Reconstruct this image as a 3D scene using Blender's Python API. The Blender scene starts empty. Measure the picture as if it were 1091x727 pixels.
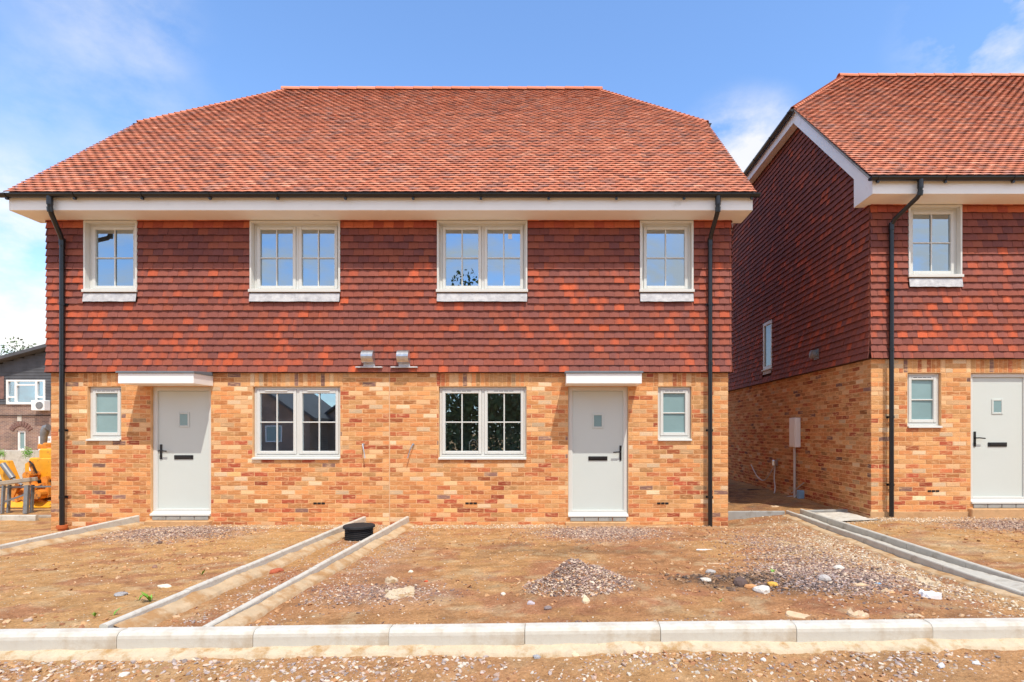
import bpy, bmesh, math, random
import numpy as np
from mathutils import Vector, Matrix

random.seed(7)
R = np.random.RandomState(11)
scene = bpy.context.scene
COL = scene.collection
SUN_TRAVEL = Vector((-0.45, 1.0, -1.95)).normalized()

# ------------------------------------------------------------------ materials
def new_mat(name):
    m = bpy.data.materials.new(name); m.use_nodes = True
    nt = m.node_tree; nt.nodes.clear()
    out = nt.nodes.new('ShaderNodeOutputMaterial')
    b = nt.nodes.new('ShaderNodeBsdfPrincipled')
    nt.links.new(b.outputs[0], out.inputs[0])
    return m, nt, b, out
def N(nt, t, **kw):
    n = nt.nodes.new(t)
    for k, v in kw.items(): setattr(n, k, v)
    return n
def noise(nt, scale, detail=4, rough=.55, stretch=None, obj=True):
    tc = N(nt, 'ShaderNodeTexCoord'); n = N(nt, 'ShaderNodeTexNoise')
    n.inputs['Scale'].default_value = scale; n.inputs['Detail'].default_value = detail
    n.inputs['Roughness'].default_value = rough
    src = tc.outputs['Object']
    if stretch:
        mp = N(nt, 'ShaderNodeMapping'); mp.inputs['Scale'].default_value = stretch
        nt.links.new(src, mp.inputs[0]); src = mp.outputs[0]
    nt.links.new(src, n.inputs['Vector'])
    return n.outputs['Fac']
def ramp(nt, fac, stops):
    r = N(nt, 'ShaderNodeValToRGB'); e = r.color_ramp.elements
    while len(e) < len(stops): e.new(.5)
    for i, (p, c) in enumerate(stops):
        e[i].position = p; e[i].color = c if len(c) == 4 else (*c, 1)
    nt.links.new(fac, r.inputs[0]); return r.outputs[0]
def mixc(nt, fac, a, b, mode='MIX'):
    m = N(nt, 'ShaderNodeMix', data_type='RGBA', blend_type=mode)
    for sock, v in ((m.inputs[0], fac), (m.inputs[6], a), (m.inputs[7], b)):
        if isinstance(v, (int, float)): sock.default_value = v
        elif isinstance(v, tuple): sock.default_value = v if len(v) == 4 else (*v, 1)
        else: nt.links.new(v, sock)
    return m.outputs[2]
def bump(nt, b, h, strength, dist):
    bn = N(nt, 'ShaderNodeBump'); bn.inputs['Strength'].default_value = strength
    bn.inputs['Distance'].default_value = dist
    nt.links.new(h, bn.inputs['Height']); nt.links.new(bn.outputs[0], b.inputs['Normal'])
def plain(name, c, rough=.6, var=.12, vs=3.0, dirt=None, bs=None, metal=0, spec=.5, coat=0):
    m, nt, b, o = new_mat(name)
    f = noise(nt, vs, 5, .6)
    lo = tuple(x * (1 - var) for x in c); hi = tuple(min(1, x * (1 + var)) for x in c)
    col = ramp(nt, f, [(.3, lo), (.7, hi)])
    if dirt:
        f2 = noise(nt, dirt[1], 7, .68)
        msk = ramp(nt, f2, [(dirt[2], (0, 0, 0)), (dirt[3], (1, 1, 1))])
        col = mixc(nt, msk, col, dirt[0])
    nt.links.new(col, b.inputs['Base Color'])
    b.inputs['Roughness'].default_value = rough; b.inputs['Metallic'].default_value = metal
    b.inputs['Specular IOR Level'].default_value = spec
    if bs: bump(nt, b, noise(nt, bs[0], 6, .6), bs[1], bs[2])
    return m
def attr_mat(name, rough, smear=None, fine=(60, .25), bs=(80, .5, .004), spec=.3):
    m, nt, b, o = new_mat(name)
    a = N(nt, 'ShaderNodeAttribute', attribute_name='col')
    f = noise(nt, fine[0], 6, .65)
    v = ramp(nt, f, [(.25, (1 - fine[1],) * 3), (.75, (1 + fine[1],) * 3)])
    col = mixc(nt, 1.0, a.outputs['Color'], v, 'MULTIPLY')
    for s in (smear or []):
        fs = noise(nt, s['scale'], 5, .6, s.get('stretch'))
        msk = ramp(nt, fs, [(s['lo'], (0, 0, 0)), (s['hi'], (s['amt'],) * 3)])
        col = mixc(nt, msk, col, s['col'])
    nt.links.new(col, b.inputs['Base Color'])
    b.inputs['Roughness'].default_value = rough; b.inputs['Specular IOR Level'].default_value = spec
    bump(nt, b, noise(nt, bs[0], 6, .6), bs[1], bs[2])
    return m

M = {}
M['brick'] = attr_mat('brick', .9, smear=[
    dict(scale=7, stretch=(1.2, 1.2, 6), lo=.50, hi=.68, amt=.7, col=(.84, .53, .28)),
    dict(scale=14, stretch=(1, 1, 5), lo=.63, hi=.70, amt=.5, col=(.2, .12, .10))],
    fine=(70, .3), bs=(110, .7, .006), spec=.1)
M['mortar'] = plain('mortar', (.74, .45, .23), .95, .15, 8, bs=(120, .6, .004), spec=.05)
M['hung_tile'] = attr_mat('hung_tile', .75, smear=[
    dict(scale=.9, lo=.45, hi=.75, amt=.25, col=(.38, .10, .06)), dict(scale=60, lo=.72, hi=.76, amt=.3, col=(.6, .4, .3))], fine=(40, .14), bs=(90, .4, .003), spec=.2)
M['roof_tile'] = attr_mat('roof_tile', .85, smear=[
    dict(scale=1.6, lo=.5, hi=.75, amt=.3, col=(.60, .30, .21)), dict(scale=1.1, lo=.55, hi=.8, amt=.3, col=(.33, .15, .11)),
    dict(scale=25, lo=.64, hi=.72, amt=.25, col=(.70, .42, .30))], fine=(50, .18), bs=(90, .5, .004), spec=.15)
M['underlay'] = plain('tile_backing', (.10, .035, .025), .9, .2, 6)
M['white'] = plain('white_board', (.90, .895, .87), .45, .03, 2, dirt=((.62, .6, .55), 2.5, .62, .85))
M['upvc'] = plain('pale_grey_plastic', (.66, .665, .63), .38, .02, 3)
M['trim'] = plain('pale_beige_trim', (.67, .67, .635), .5, .03, 3)
M['door'] = plain('pale_green_grey_door', (.60, .645, .61), .4, .015, 2)
M['black'] = plain('black_plastic', (.012, .012, .014), .30, .1, 4, dirt=((.06, .055, .05), 7, .66, .85))
M['lead'] = plain('lead_flashing', (.46, .46, .48), .6, .15, 10, dirt=((.64, .64, .64), 9, .42, .70), bs=(14, .5, .02))
M['canopy_top'] = plain('grey_canopy_top', (.16, .19, .22), .5, .1, 6)
M['steel'] = plain('galvanised_steel', (.55, .57, .6), .32, .2, 18, metal=.85)
M['chrome'] = plain('chrome', (.8, .8, .8), .12, .02, 5, metal=1)
M['concrete'] = plain('pale_concrete', (.60, .565, .49), .85, .10, 5, dirt=((.36, .30, .23), 5.5, .50, .74), bs=(60, .5, .004), spec=.2)
M['concrete_warm'] = plain('kerb_concrete', (.61, .585, .52), .85, .08, 3, dirt=((.42, .32, .21), 3.6, .46, .74), bs=(80, .35, .003), spec=.2)
M['concrete_dark'] = plain('grey_edging_concrete', (.36, .36, .34), .88, .14, 5, dirt=((.20, .17, .13), 5, .5, .72), bs=(60, .5, .004), spec=.2)
M['concrete_mid'] = plain('mid_grey_edging_concrete', (.54, .51, .44), .88, .12, 5, dirt=((.30, .26, .2), 5, .5, .72), bs=(60, .5, .004), spec=.2)
M['haunch'] = plain('pale_mortar_haunch', (.54, .40, .25), .95, .12, 8, dirt=((.42, .24, .11), 5, .45, .62), bs=(30, .5, .01), spec=.05)
M['haunch_white'] = plain('white_cement_haunch', (.58, .47, .33), .95, .10, 12, dirt=((.42, .26, .12), 7, .50, .66), bs=(30, .7, .015), spec=.05)
M['render'] = plain('sandy_cement_plinth', (.58, .36, .19), .95, .15, 6, dirt=((.42, .24, .12), 6, .5, .7), bs=(40, .6, .01), spec=.05)
M['terracotta'] = plain('terracotta_socket', (.50, .12, .03), .7, .1, 9)
M['stone'] = attr_mat('stone_chip', .85, fine=(90, .25), bs=(120, .5, .004), spec=.2)
M['interior'] = plain('dim_plaster', (.62, .62, .59), .9, .05, 1)
M['frosted'] = plain('frosted_glass', (.24, .36, .37), .12, .08, 2)
M['joint'] = plain('joint_sealant', (.66, .46, .30), .8, .05, 4)
M['paper'] = plain('sticker_white', (.85, .86, .88), .6, .02, 3)
M['yellow'] = plain('yellow_machine_paint', (.88, .40, .02), .45, .12, 5, dirt=((.34, .13, .03), 7, .56, .70))
M['rust'] = plain('orange_rusty_steel', (.74, .26, .03), .6, .3, 8, dirt=((.10, .06, .04), 7, .5, .62))
M['old_red'] = plain('old_red_brick', (.22, .12, .10), .85, .3, 4)
M['rubber'] = plain('dark_rubber', (.035, .033, .03), .9, .2, 9, dirt=((.25, .16, .09), 6, .55, .7), bs=(30, .5, .02))
M['ring_black'] = plain('ribbed_black_plastic', (.028, .028, .03), .75, .2, 6, spec=.2)
M['grey_metal'] = plain('weathered_grey_metal', (.26, .26, .26), .5, .2, 8, metal=.4)
M['wood'] = plain('weathered_timber', (.40, .33, .25), .85, .2, 7, bs=(40, .5, .005))
M['wood_pale'] = plain('pale_timber', (.66, .47, .29), .85, .15, 9, bs=(40, .5, .005))
M['dark_clad'] = plain('dark_weatherboard', (.085, .088, .098), .8, .25, 2)
M['leaf'] = plain('green_leaf', (.075, .13, .04), .7, .45, 1.3)
M['leaf_bright'] = plain('bright_weed_leaf', (.18, .40, .04), .5, .2, 8)
M['bark'] = plain('bark', (.12, .085, .06), .9, .3, 6, bs=(20, .8, .03))
M['plastic_pipe'] = plain('pale_conduit', (.60, .56, .52), .5, .03, 4)
M['meter'] = plain('meter_box_plastic', (.84, .80, .76), .5, .03, 3)
M['card'] = plain('torn_cardboard', (.62, .46, .30), .9, .2, 12)
M['blue'] = plain('faded_blue_plastic', (.25, .42, .60), .5, .1, 5)

def far_brick(name, c1, c2, mort, sc=1.0, stretch=None):
    m, nt, b, o = new_mat(name)
    tc = N(nt, 'ShaderNodeTexCoord'); mp = N(nt, 'ShaderNodeMapping')
    mp.inputs['Rotation'].default_value = (math.radians(90), 0, 0)
    br = N(nt, 'ShaderNodeTexBrick'); br.inputs['Scale'].default_value = sc
    br.inputs['Brick Width'].default_value = .225; br.inputs['Row Height'].default_value = .075
    br.inputs['Mortar Size'].default_value = .008
    br.inputs['Color1'].default_value = (*c1, 1); br.inputs['Color2'].default_value = (*c2, 1); br.inputs['Mortar'].default_value = (*mort, 1)
    nt.links.new(tc.outputs['Object'], mp.inputs[0]); nt.links.new(mp.outputs[0], br.inputs[0])
    f = noise(nt, 1.5, 5); v = ramp(nt, f, [(.3, (.7, .7, .7)), (.7, (1.25, 1.2, 1.2))])
    nt.links.new(mixc(nt, 1.0, br.outputs[0], v, 'MULTIPLY'), b.inputs['Base Color'])
    b.inputs['Roughness'].default_value = .9
    return m
M['old_brick'] = far_brick('old_purple_brick', (.33, .20, .145), (.22, .14, .12), (.42, .35, .28))

def glass_mat(name, refl, tint):
    m, nt, b, out = new_mat(name); nt.nodes.remove(b)
    g = N(nt, 'ShaderNodeBsdfGlossy'); g.inputs['Roughness'].default_value = .0
    g.inputs['Color'].default_value = (*tint, 1)
    f = noise(nt, .8, 2, .4)
    bn = N(nt, 'ShaderNodeBump'); bn.inputs['Strength'].default_value = .05; bn.inputs['Distance'].default_value = .02
    nt.links.new(f, bn.inputs['Height']); nt.links.new(bn.outputs[0], g.inputs['Normal'])
    t = N(nt, 'ShaderNodeBsdfTransparent'); t.inputs['Color'].default_value = (.9, .93, .93, 1)
    mx = N(nt, 'ShaderNodeMixShader'); mx.inputs[0].default_value = refl
    nt.links.new(t.outputs[0], mx.inputs[1]); nt.links.new(g.outputs[0], mx.inputs[2])
    nt.links.new(mx.outputs[0], out.inputs[0])
    return m
M['glass'] = glass_mat('window_glass', .44, (.72, .88, 1.0))

# ------------------------------------------------------------------ mesh building
def link(name, me, mat, parent=None):
    o = bpy.data.objects.new(name, me); COL.objects.link(o)
    if mat is not None: me.materials.append(mat)
    if parent is not None: o.parent = parent
    return o
class MB:
    def __init__(s): s.v = []; s.f = []
    def box(s, x0, x1, y0, y1, z0, z1):
        n = len(s.v)
        s.v += [(x, y, z) for z in (z0, z1) for y in (y0, y1) for x in (x0, x1)]
        s.f += [tuple(n + i for i in q) for q in ((0, 2, 3, 1), (4, 5, 7, 6), (0, 1, 5, 4), (2, 6, 7, 3), (0, 4, 6, 2), (1, 3, 7, 5))]
        return s
    def poly(s, pts):
        n = len(s.v); s.v += [tuple(p) for p in pts]; s.f.append(tuple(range(n, n + len(pts)))); return s
    def prism(s, pts, off):
        """extrude polygon pts by vector off"""
        n = len(s.v); k = len(pts); off = Vector(off)
        s.v += [tuple(Vector(p)) for p in pts] + [tuple(Vector(p) + off) for p in pts]
        s.f.append(tuple(range(n, n + k))); s.f.append(tuple(range(n + 2 * k - 1, n + k - 1, -1)))
        for i in range(k):
            j = (i + 1) % k; s.f.append((n + i, n + k + i, n + k + j, n + j))
        return s
    def bar(s, a, b, w, h, up=(0, 0, 1)):
        a = Vector(a); b = Vector(b); d = (b - a).normalized(); u = Vector(up)
        sx = d.cross(u)
        if sx.length < 1e-4: sx = d.cross(Vector((1, 0, 0)))
        sx.normalize(); u = sx.cross(d).normalized()
        pts = [a + sx * (i * w / 2) + u * (j * h / 2) for i, j in ((-1, -1), (1, -1), (1, 1), (-1, 1))]
        return s.prism(pts, b - a)
    def tube(s, path, r, seg=10, caps=True):
        P = [Vector(p) for p in path]; n0 = len(s.v)
        rr = r if isinstance(r, (list, tuple)) else [r] * len(P)
        prev = None
        for i, p in enumerate(P):
            d = (P[min(i + 1, len(P) - 1)] - P[max(i - 1, 0)]).normalized()
            if prev is None:
                a = d.cross(Vector((0, 0, 1)));  a = a if a.length > 1e-3 else d.cross(Vector((1, 0, 0)))
            else:
                a = prev - d * prev.dot(d)
            a.normalize(); prev = a; b = d.cross(a)
            for k in range(seg):
                t = 2 * math.pi * k / seg
                s.v.append(tuple(p + (a * math.cos(t) + b * math.sin(t)) * rr[i]))
        for i in range(len(P) - 1):
            for k in range(seg):
                k2 = (k + 1) % seg
                s.f.append((n0 + i * seg + k, n0 + i * seg + k2, n0 + (i + 1) * seg + k2, n0 + (i + 1) * seg + k))
        if caps:
            s.f.append(tuple(n0 + k for k in range(seg))[::-1]); e = n0 + (len(P) - 1) * seg
            s.f.append(tuple(e + k for k in range(seg)))
        return s
    def lathe(s, prof, c, seg=24, axis='z'):
        n0 = len(s.v); c = Vector(c)
        for (r, h) in prof:
            for k in range(seg):
                t = 2 * math.pi * k / seg; p = (r * math.cos(t), r * math.sin(t), h)
                if axis == 'y': p = (p[0], p[2], p[1])
                if axis == 'x': p = (p[2], p[0], p[1])
                s.v.append(tuple(Vector(p) + c))
        for i in range(len(prof) - 1):
            for k in range(seg):
                k2 = (k + 1) % seg
                s.f.append((n0 + i * seg + k, n0 + i * seg + k2, n0 + (i + 1) * seg + k2, n0 + (i + 1) * seg + k))
        s.f.append(tuple(n0 + k for k in range(seg))[::-1]); e = n0 + (len(prof) - 1) * seg
        s.f.append(tuple(e + k for k in range(seg)))
        return s
    def build(s, name, mat, parent=None, bevel=0, smooth=False):
        me = bpy.data.meshes.new(name); me.from_pydata(s.v, [], s.f); me.validate()
        bm = bmesh.new(); bm.from_mesh(me)
        bmesh.ops.recalc_face_normals(bm, faces=bm.faces)
        if bevel:
            bmesh.ops.bevel(bm, geom=list(bm.edges), offset=bevel, segments=1, affect='EDGES', clamp_overlap=True)
        bm.to_mesh(me); bm.free()
        if smooth:
            me.polygons.foreach_set('use_smooth', [True] * len(me.polygons))
            try: me.set_sharp_from_angle(angle=math.radians(40))
            except Exception: pass
        return link(name, me, mat, parent)
def quads_mesh(name, V, F, colors, mat, parent=None):
    """V (n,3), F (m,k), colors per face (m,3)"""
    me = bpy.data.meshes.new(name); k = F.shape[1]
    me.vertices.add(len(V)); me.vertices.foreach_set('co', V.astype(np.float32).ravel())
    me.loops.add(F.size); me.loops.foreach_set('vertex_index', F.astype(np.int32).ravel())
    me.polygons.add(len(F)); me.polygons.foreach_set('loop_start', np.arange(0, F.size, k, dtype=np.int32))
    me.polygons.foreach_set('loop_total', np.full(len(F), k, dtype=np.int32))
    me.update(calc_edges=True)
    me.polygons.foreach_set('use_smooth', [False] * len(me.polygons))
    if colors is not None:
        a = me.color_attributes.new('col', 'FLOAT_COLOR', 'CORNER')
        c = np.ones((len(F), k, 4), np.float32); c[:, :, :3] = colors if colors.ndim == 3 else colors[:, None, :]
        a.data.foreach_set('color', c.ravel())
    return link(name, me, mat, parent)

def empty(name, loc, label=None, cat=None, group=None, rz=0):
    o = bpy.data.objects.new(name, None); COL.objects.link(o); o.location = loc; o.rotation_euler.z = rz
    o.empty_display_size = .2
    if label: tag(o, label, cat, group)
    return o
def tag(o, label=None, cat=None, group=None, kind=None):
    if label: o['label'] = label
    if cat: o['category'] = cat
    if group: o['group'] = group
    if kind: o['kind'] = kind
    return o

# value noise usable at any point
_T = np.random.RandomState(5).rand(256, 256)
def vnoise(x, y, s):
    x = np.asarray(x, float) * s + 57.3; y = np.asarray(y, float) * s + 91.7
    xi = np.floor(x).astype(int); yi = np.floor(y).astype(int); fx = x - xi; fy = y - yi
    fx = fx * fx * (3 - 2 * fx); fy = fy * fy * (3 - 2 * fy)
    a = _T[xi % 256, yi % 256]; b = _T[(xi + 1) % 256, yi % 256]; c = _T[xi % 256, (yi + 1) % 256]; d = _T[(xi + 1) % 256, (yi + 1) % 256]
    return (a * (1 - fx) + b * fx) * (1 - fy) + (c * (1 - fx) + d * fx) * fy - .5
def fbm(x, y, s, o=4, g=.5):
    r = 0; a = 1
    for i in range(o): r = r + a * vnoise(x, y, s * 2 ** i); a *= g
    return r
def sstep(x, a, b):
    t = np.clip((x - a) / (b - a), 0, 1); return t * t * (3 - 2 * t)

# ------------------------------------------------------------------ ground shape
CAMY, CAMZ, FPX, VX, VY = -9.0, 1.5, 576.0, 590.0, 460.0
KY0, KY1 = -5.36, -5.26          # front and back of the long kerb
def blob(X, Y, cx, cy, rx, ry, p=2):
    return np.exp(-(((X - cx) / rx) ** 2 + ((Y - cy) / ry) ** 2) ** (p / 2))
def zbase(X, Y):
    X = np.asarray(X, float); Y = np.asarray(Y, float)
    z0 = np.interp(X, [-14, -8.6, -7.6, -6.9, -3, 0, 2.9, 4.2, 5.3, 12], [-.2, -.15, -.12, -.05, -.06, -.06, -.04, .02, .08, .1])
    zk = .105 + .011 * X
    t = np.clip(-Y / 5.2, 0, 1)
    rt = sstep(X, 2.8, 4.0); t2 = t * (1 - rt) + t ** 3 * rt
    zg = z0 * (1 - t2) + zk * t2 - .085 * t * sstep(X, 3.0, 4.0) * (1 - sstep(X, 4.15, 4.4)) * (1 - sstep(-Y, 4.9, 5.25))
    zr = .03 + .011 * X - .05 * sstep(-Y, 5.5, 6.6)
    z = np.where(Y < -5.3, zr, zg)
    far = sstep(np.hypot(X, Y), 20, 80)
    return z * (1 - far) - .1 * far
def zg(X, Y):
    X = np.asarray(X, float); Y = np.asarray(Y, float)
    near = 1 - sstep(np.hypot(X, Y + 3), 12, 20)
    z = zbase(X, Y) + near * (.030 * fbm(X, Y, .9, 4) + .012 * fbm(X, Y, 7, 3) + .006 * fbm(X, Y, 26, 2) - .010 * np.clip(.5 + 2 * fbm(X, Y, .8, 2), 0, 1) * (np.sin(Y * 5 + 3 * fbm(X, Y, .7, 2)) > .82))
    z = z + (.24 + .10 * fbm(X, Y, 5, 3)) * blob(X, Y, .22, -4.15, .33, .24, 1.6) + .05 * blob(X, Y, .55, -4.05, .2, .15)              # chipping pile
    z = z + .06 * blob(X, Y, 2.6, -3.9, .5, .25) + (.035 + .08 * fbm(X, Y, 4, 3)) * blob(X, Y, 1.7, -3.85, .5, .22)
    z = z - .06 * blob(X, Y, 2.9, .4, .6, .6)
    z = z + .035 * blob(X, Y, .72, -.8, .9, .5) + .035 * blob(X, Y, -5.65, -.8, .9, .5)
    return z
def at(px, py, Y):
    D = Y - CAMY
    return ((px - VX) / FPX * D, Y, CAMZ - (py - VY) / FPX * D)
def gp(px, py):
    D = FPX * 1.45 / (py - VY)
    for _ in range(12):
        X = (px - VX) / FPX * D
        D = .5 * D + .5 * FPX * (CAMZ - float(zg(X, D + CAMY))) / (py - VY)
    X = (px - VX) / FPX * D
    return X, D + CAMY, float(zg(X, D + CAMY))

def build_ground():
    xs = np.unique(np.concatenate([np.linspace(-600, -40, 15), np.linspace(-40, -10, 40), np.arange(-10, 9, .04), np.linspace(9, 40, 40), np.linspace(40, 600, 15)]))
    ys = np.unique(np.concatenate([np.linspace(-600, -40, 12), np.linspace(-40, -9, 30), np.arange(-9, 1.6, .03), np.linspace(1.6, 10, 60), np.linspace(10, 60, 20), np.linspace(60, 900, 14)]))
    X, Y = np.meshgrid(xs, ys)
    Z = zg(X, Y)
    V = np.stack([X, Y, Z], -1).reshape(-1, 3); nx = len(xs)
    i, j = np.meshgrid(np.arange(len(ys) - 1), np.arange(nx - 1), indexing='ij')
    a = (i * nx + j).ravel(); F = np.stack([a, a + 1, a + 1 + nx, a + nx], -1)
    # colours
    gold = np.array([.53, .295, .12]); brown = np.array([.44, .215, .095]); red = np.array([.42, .18, .095])
    pale = np.array([.58, .42, .24]); dark = np.array([.13, .08, .05]); pink = np.array([.40, .24, .17])
    def C(c): return c[None, None, :]
    w = lambda m: m[:, :, None]
    n1 = fbm(X, Y, .7, 4); n2 = fbm(X + 9, Y * 1.6, 2.3, 4); n3 = fbm(X, Y + 30, 6, 4)
    c = C(brown) + w(sstep(-X, 2.7, 3.3)) * (C(gold) - C(brown)) * .9
    c = c + w(sstep(X, 4.2, 4.6)) * (C(gold) - C(brown)) * .9
    c = c + w(sstep(n1, -.1, .35)) * (C(gold) - c) * .7
    c = c + w(sstep(n2, .08, .36)) * (C(red) * .9 - c) * .7
    c = c + w(sstep(-n2, .22, .45)) * (C(dark) - c) * .35 * w(sstep(X, -2.4, -1.8) * (X < 4.1))
    c = c + w(sstep(n3, .12, .45)) * (C(pale) - c) * .5
    road = sstep(-Y, 5.3, 5.45); c = c + w(road) * (C(gold) * .9 + .12 * C(pink) - c) * .5
    c = c + w(np.exp(-((Y + .22) / .16) ** 2) * (Y < .3) * (.5 + n2)) * (C(pale) * 1.05 - c) * .9
    for (cx, cy, rx, ry, col, amt) in ((2.8, -3.6, .6, .5, pink, .7), (.72, -.88, .95, .6, pink, 1.0), (-5.65, -.88, 1.0, .6, pink, 1.0), (7.0, -.8, 1.0, .6, pink, .9), (1.75, -3.85, .60, .26, dark, 1.3), (2.4, -4.05, .5, .2, dark, 1.2), (.3, -2.2, 1.2, .25, dark, .35), (-.6, -1.9, .35, .12, dark, .5), (.22, -4.15, .46, .34, pink * .55, 1.1),
                                       (3.3, -2.3, .6, 1.6, pale, .6), (-1.4, -4.2, .5, .35, pink, .6), (5.0, -2.2, .25, .6, pale, .9), (-1.9, -2.6, .35, 1.6, pink, .35),
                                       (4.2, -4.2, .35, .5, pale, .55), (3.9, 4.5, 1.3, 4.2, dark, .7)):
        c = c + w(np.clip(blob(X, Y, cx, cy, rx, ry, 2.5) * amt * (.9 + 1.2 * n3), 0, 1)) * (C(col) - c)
    c = np.clip(c, .02, 1)
    fc = c.reshape(-1, 3)
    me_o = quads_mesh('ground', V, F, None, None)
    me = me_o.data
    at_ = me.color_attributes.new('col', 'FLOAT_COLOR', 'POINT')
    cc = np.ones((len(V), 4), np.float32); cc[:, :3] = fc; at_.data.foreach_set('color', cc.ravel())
    m, nt, b, o = new_mat('bare_earth')
    a = N(nt, 'ShaderNodeAttribute', attribute_name='col')
    f1 = noise(nt, 5, 8, .7); f2 = noise(nt, 38, 6, .7); f3 = noise(nt, 120, 3, .6)
    v = ramp(nt, f1, [(.3, (.72, .70, .66)), (.68, (1.22, 1.24, 1.26))])
    col = mixc(nt, 1.0, a.outputs['Color'], v, 'MULTIPLY')
    v2 = ramp(nt, f2, [(.3, (.68, .66, .64)), (.7, (1.25, 1.27, 1.3))])
    col = mixc(nt, 1.0, col, v2, 'MULTIPLY')
    sp = ramp(nt, f3, [(.64, (0, 0, 0)), (.70, (.75, .75, .75))])
    col = mixc(nt, sp, col, (.66, .55, .42))
    nt.links.new(col, b.inputs['Base Color']); b.inputs['Roughness'].default_value = .95
    b.inputs['Specular IOR Level'].default_value = .1
    h = N(nt, 'ShaderNodeMath', operation='ADD'); nt.links.new(f1, h.inputs[0]); nt.links.new(f2, h.inputs[1])
    bump(nt, b, h.outputs[0], .8, .03)
    me.materials.append(m)
    me.polygons.foreach_set('use_smooth', [True] * len(me.polygons))
    tag(me_o, kind='structure')
build_ground()

# ------------------------------------------------------------------ courses of bricks / tiles
def segs(u0, u1, v, ops):
    out = [(u0, u1)]
    for (a, b, c, d) in ops:
        if c <= v <= d:
            nx = []
            for (s, e) in out:
                if b <= s or a >= e: nx.append((s, e)); continue
                if a > s: nx.append((s, a))
                if b < e: nx.append((b, e))
            out = nx
    return out
def run_units(u0, u1, pitch, off):
    k = math.floor((u0 - off) / pitch); r = []
    while True:
        a = k * pitch + off; b = a + pitch; k += 1
        if a >= u1: break
        a2 = max(a, u0); b2 = min(b, u1)
        if b2 - a2 > .03: r.append((a2, b2))
    if r:  # close slivers
        r[0] = (u0, r[0][1]); r[-1] = (r[-1][0], u1)
    return r
def frame_pts(O, U, V, Nn, uvn):
    O, U, V, Nn = (np.array(q, float) for q in (O, U, V, Nn))
    return O + uvn[..., 0:1] * U + uvn[..., 1:2] * V + uvn[..., 2:3] * Nn
def brick_color(n, u, v):
    pal = np.array([[.68, .28, .095], [.63, .235, .08], [.54, .155, .06], [.71, .34, .125], [.76, .43, .20], [.78, .52, .29], [.46, .10, .045], [.27, .14, .10]])
    lowz = np.clip((1.9 - v) / 2.0, 0, 1)
    pal = pal * np.array([1.0, 1.08, 1.22])
    p = np.stack([np.full(n, .24), np.full(n, .20), .07 + .14 * lowz, .24 - .08 * lowz, .13 - .06 * lowz, .05 - .01 * lowz, .01 + .07 * lowz, np.full(n, .025)], -1)
    p /= p.sum(1, keepdims=True); cum = p.cumsum(1); r = R.rand(n, 1)
    idx = np.minimum((r > cum).sum(1), len(pal) - 1)
    return pal[idx] * (.95 + .14 * R.randn(n, 1)) 
def bricks(name, parent, O, U, Nn, u0, u1, z0, z1, ops, soldiers, mat, dark=1.0):
    """real bricks standing 5 mm proud of a mortar sheet"""
    L = []
    k = 0; z = z1
    while z > z0 + .01:
        zb = z - .075; zm = z - .0375
        for (s, e) in segs(u0, u1, zm, ops + soldiers):
            for (a, b) in run_units(s, e, .225, .1125 if k % 2 else 0):
                L.append((a + .005, b - .005, zb + .005, z - .005))
        z = zb; k += 1
    for (a, b, c, d) in soldiers:
        n = max(1, round((b - a) / .075)); w = (b - a) / n
        for i in range(n): L.append((a + i * w + .005, a + (i + 1) * w - .005, c + .004, d - .004))
    L = np.array(L); n = len(L)
    j = lambda: R.randn(n) * .0012
    pr = .0 + R.randn(n) * .0010
    q = np.zeros((n, 8, 3))
    for i, (uu, vv, nn) in enumerate([(0, 2, 0), (1, 2, 0), (1, 3, 0), (0, 3, 0)]):
        ins = .0025
        q[:, i, 0] = L[:, uu] + (ins if uu == 0 else -ins) + j(); q[:, i, 1] = L[:, vv] + (ins if vv == 2 else -ins) + j(); q[:, i, 2] = pr
        q[:, i + 4, 0] = L[:, uu] + j(); q[:, i + 4, 1] = L[:, vv] + j(); q[:, i + 4, 2] = -.005
    V = frame_pts(O, U, (0, 0, 1), Nn, q).reshape(-1, 3)
    b = np.arange(n)[:, None, None] * 8
    F = (b + np.array([[0, 1, 2, 3], [4, 5, 1, 0], [5, 6, 2, 1], [6, 7, 3, 2], [7, 4, 0, 3]])[None]).reshape(-1, 4)
    col = np.clip(brick_color(n, L[:, 0], L[:, 2]) * dark, .02, .9)
    return quads_mesh(name, V, F, np.repeat(col, 5, 0), mat, parent)
def sheet(mb, O, U, Nn, u0, u1, z0, z1, ops, n=-.0035, depth=.12):
    """flat sheet with rectangular openings and reveals going inward"""
    us = sorted({u0, u1, *[min(max(x, u0), u1) for o in ops for x in o[:2]]}); vs = sorted({z0, z1, *[min(max(x, z0), z1) for o in ops for x in o[2:]]})
    P = lambda u, v, nn: tuple(frame_pts(O, U, (0, 0, 1), Nn, np.array([u, v, nn])))
    for a, b in zip(us, us[1:]):
        for c, d in zip(vs, vs[1:]):
            um, vm = (a + b) / 2, (c + d) / 2
            if any(o[0] < um < o[1] and o[2] < vm < o[3] for o in ops): continue
            mb.poly([P(a, c, n), P(b, c, n), P(b, d, n), P(a, d, n)])
    for (a, b, c, d) in ops:
        for (p, q) in (((a, c), (a, d)), ((b, c), (b, d)), ((a, d), (b, d)), ((a, c), (b, c))):
            mb.poly([P(*p, n), P(*q, n), P(*q, -depth), P(*p, -depth)])
HPAL = np.array([[.255, .086, .066], [.245, .082, .064], [.27, .086, .062], [.29, .085, .057], [.31, .088, .054], [.23, .082, .067], [.215, .076, .063]])
HP = np.array([.25, .21, .18, .12, .12, .06, .06])
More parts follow.
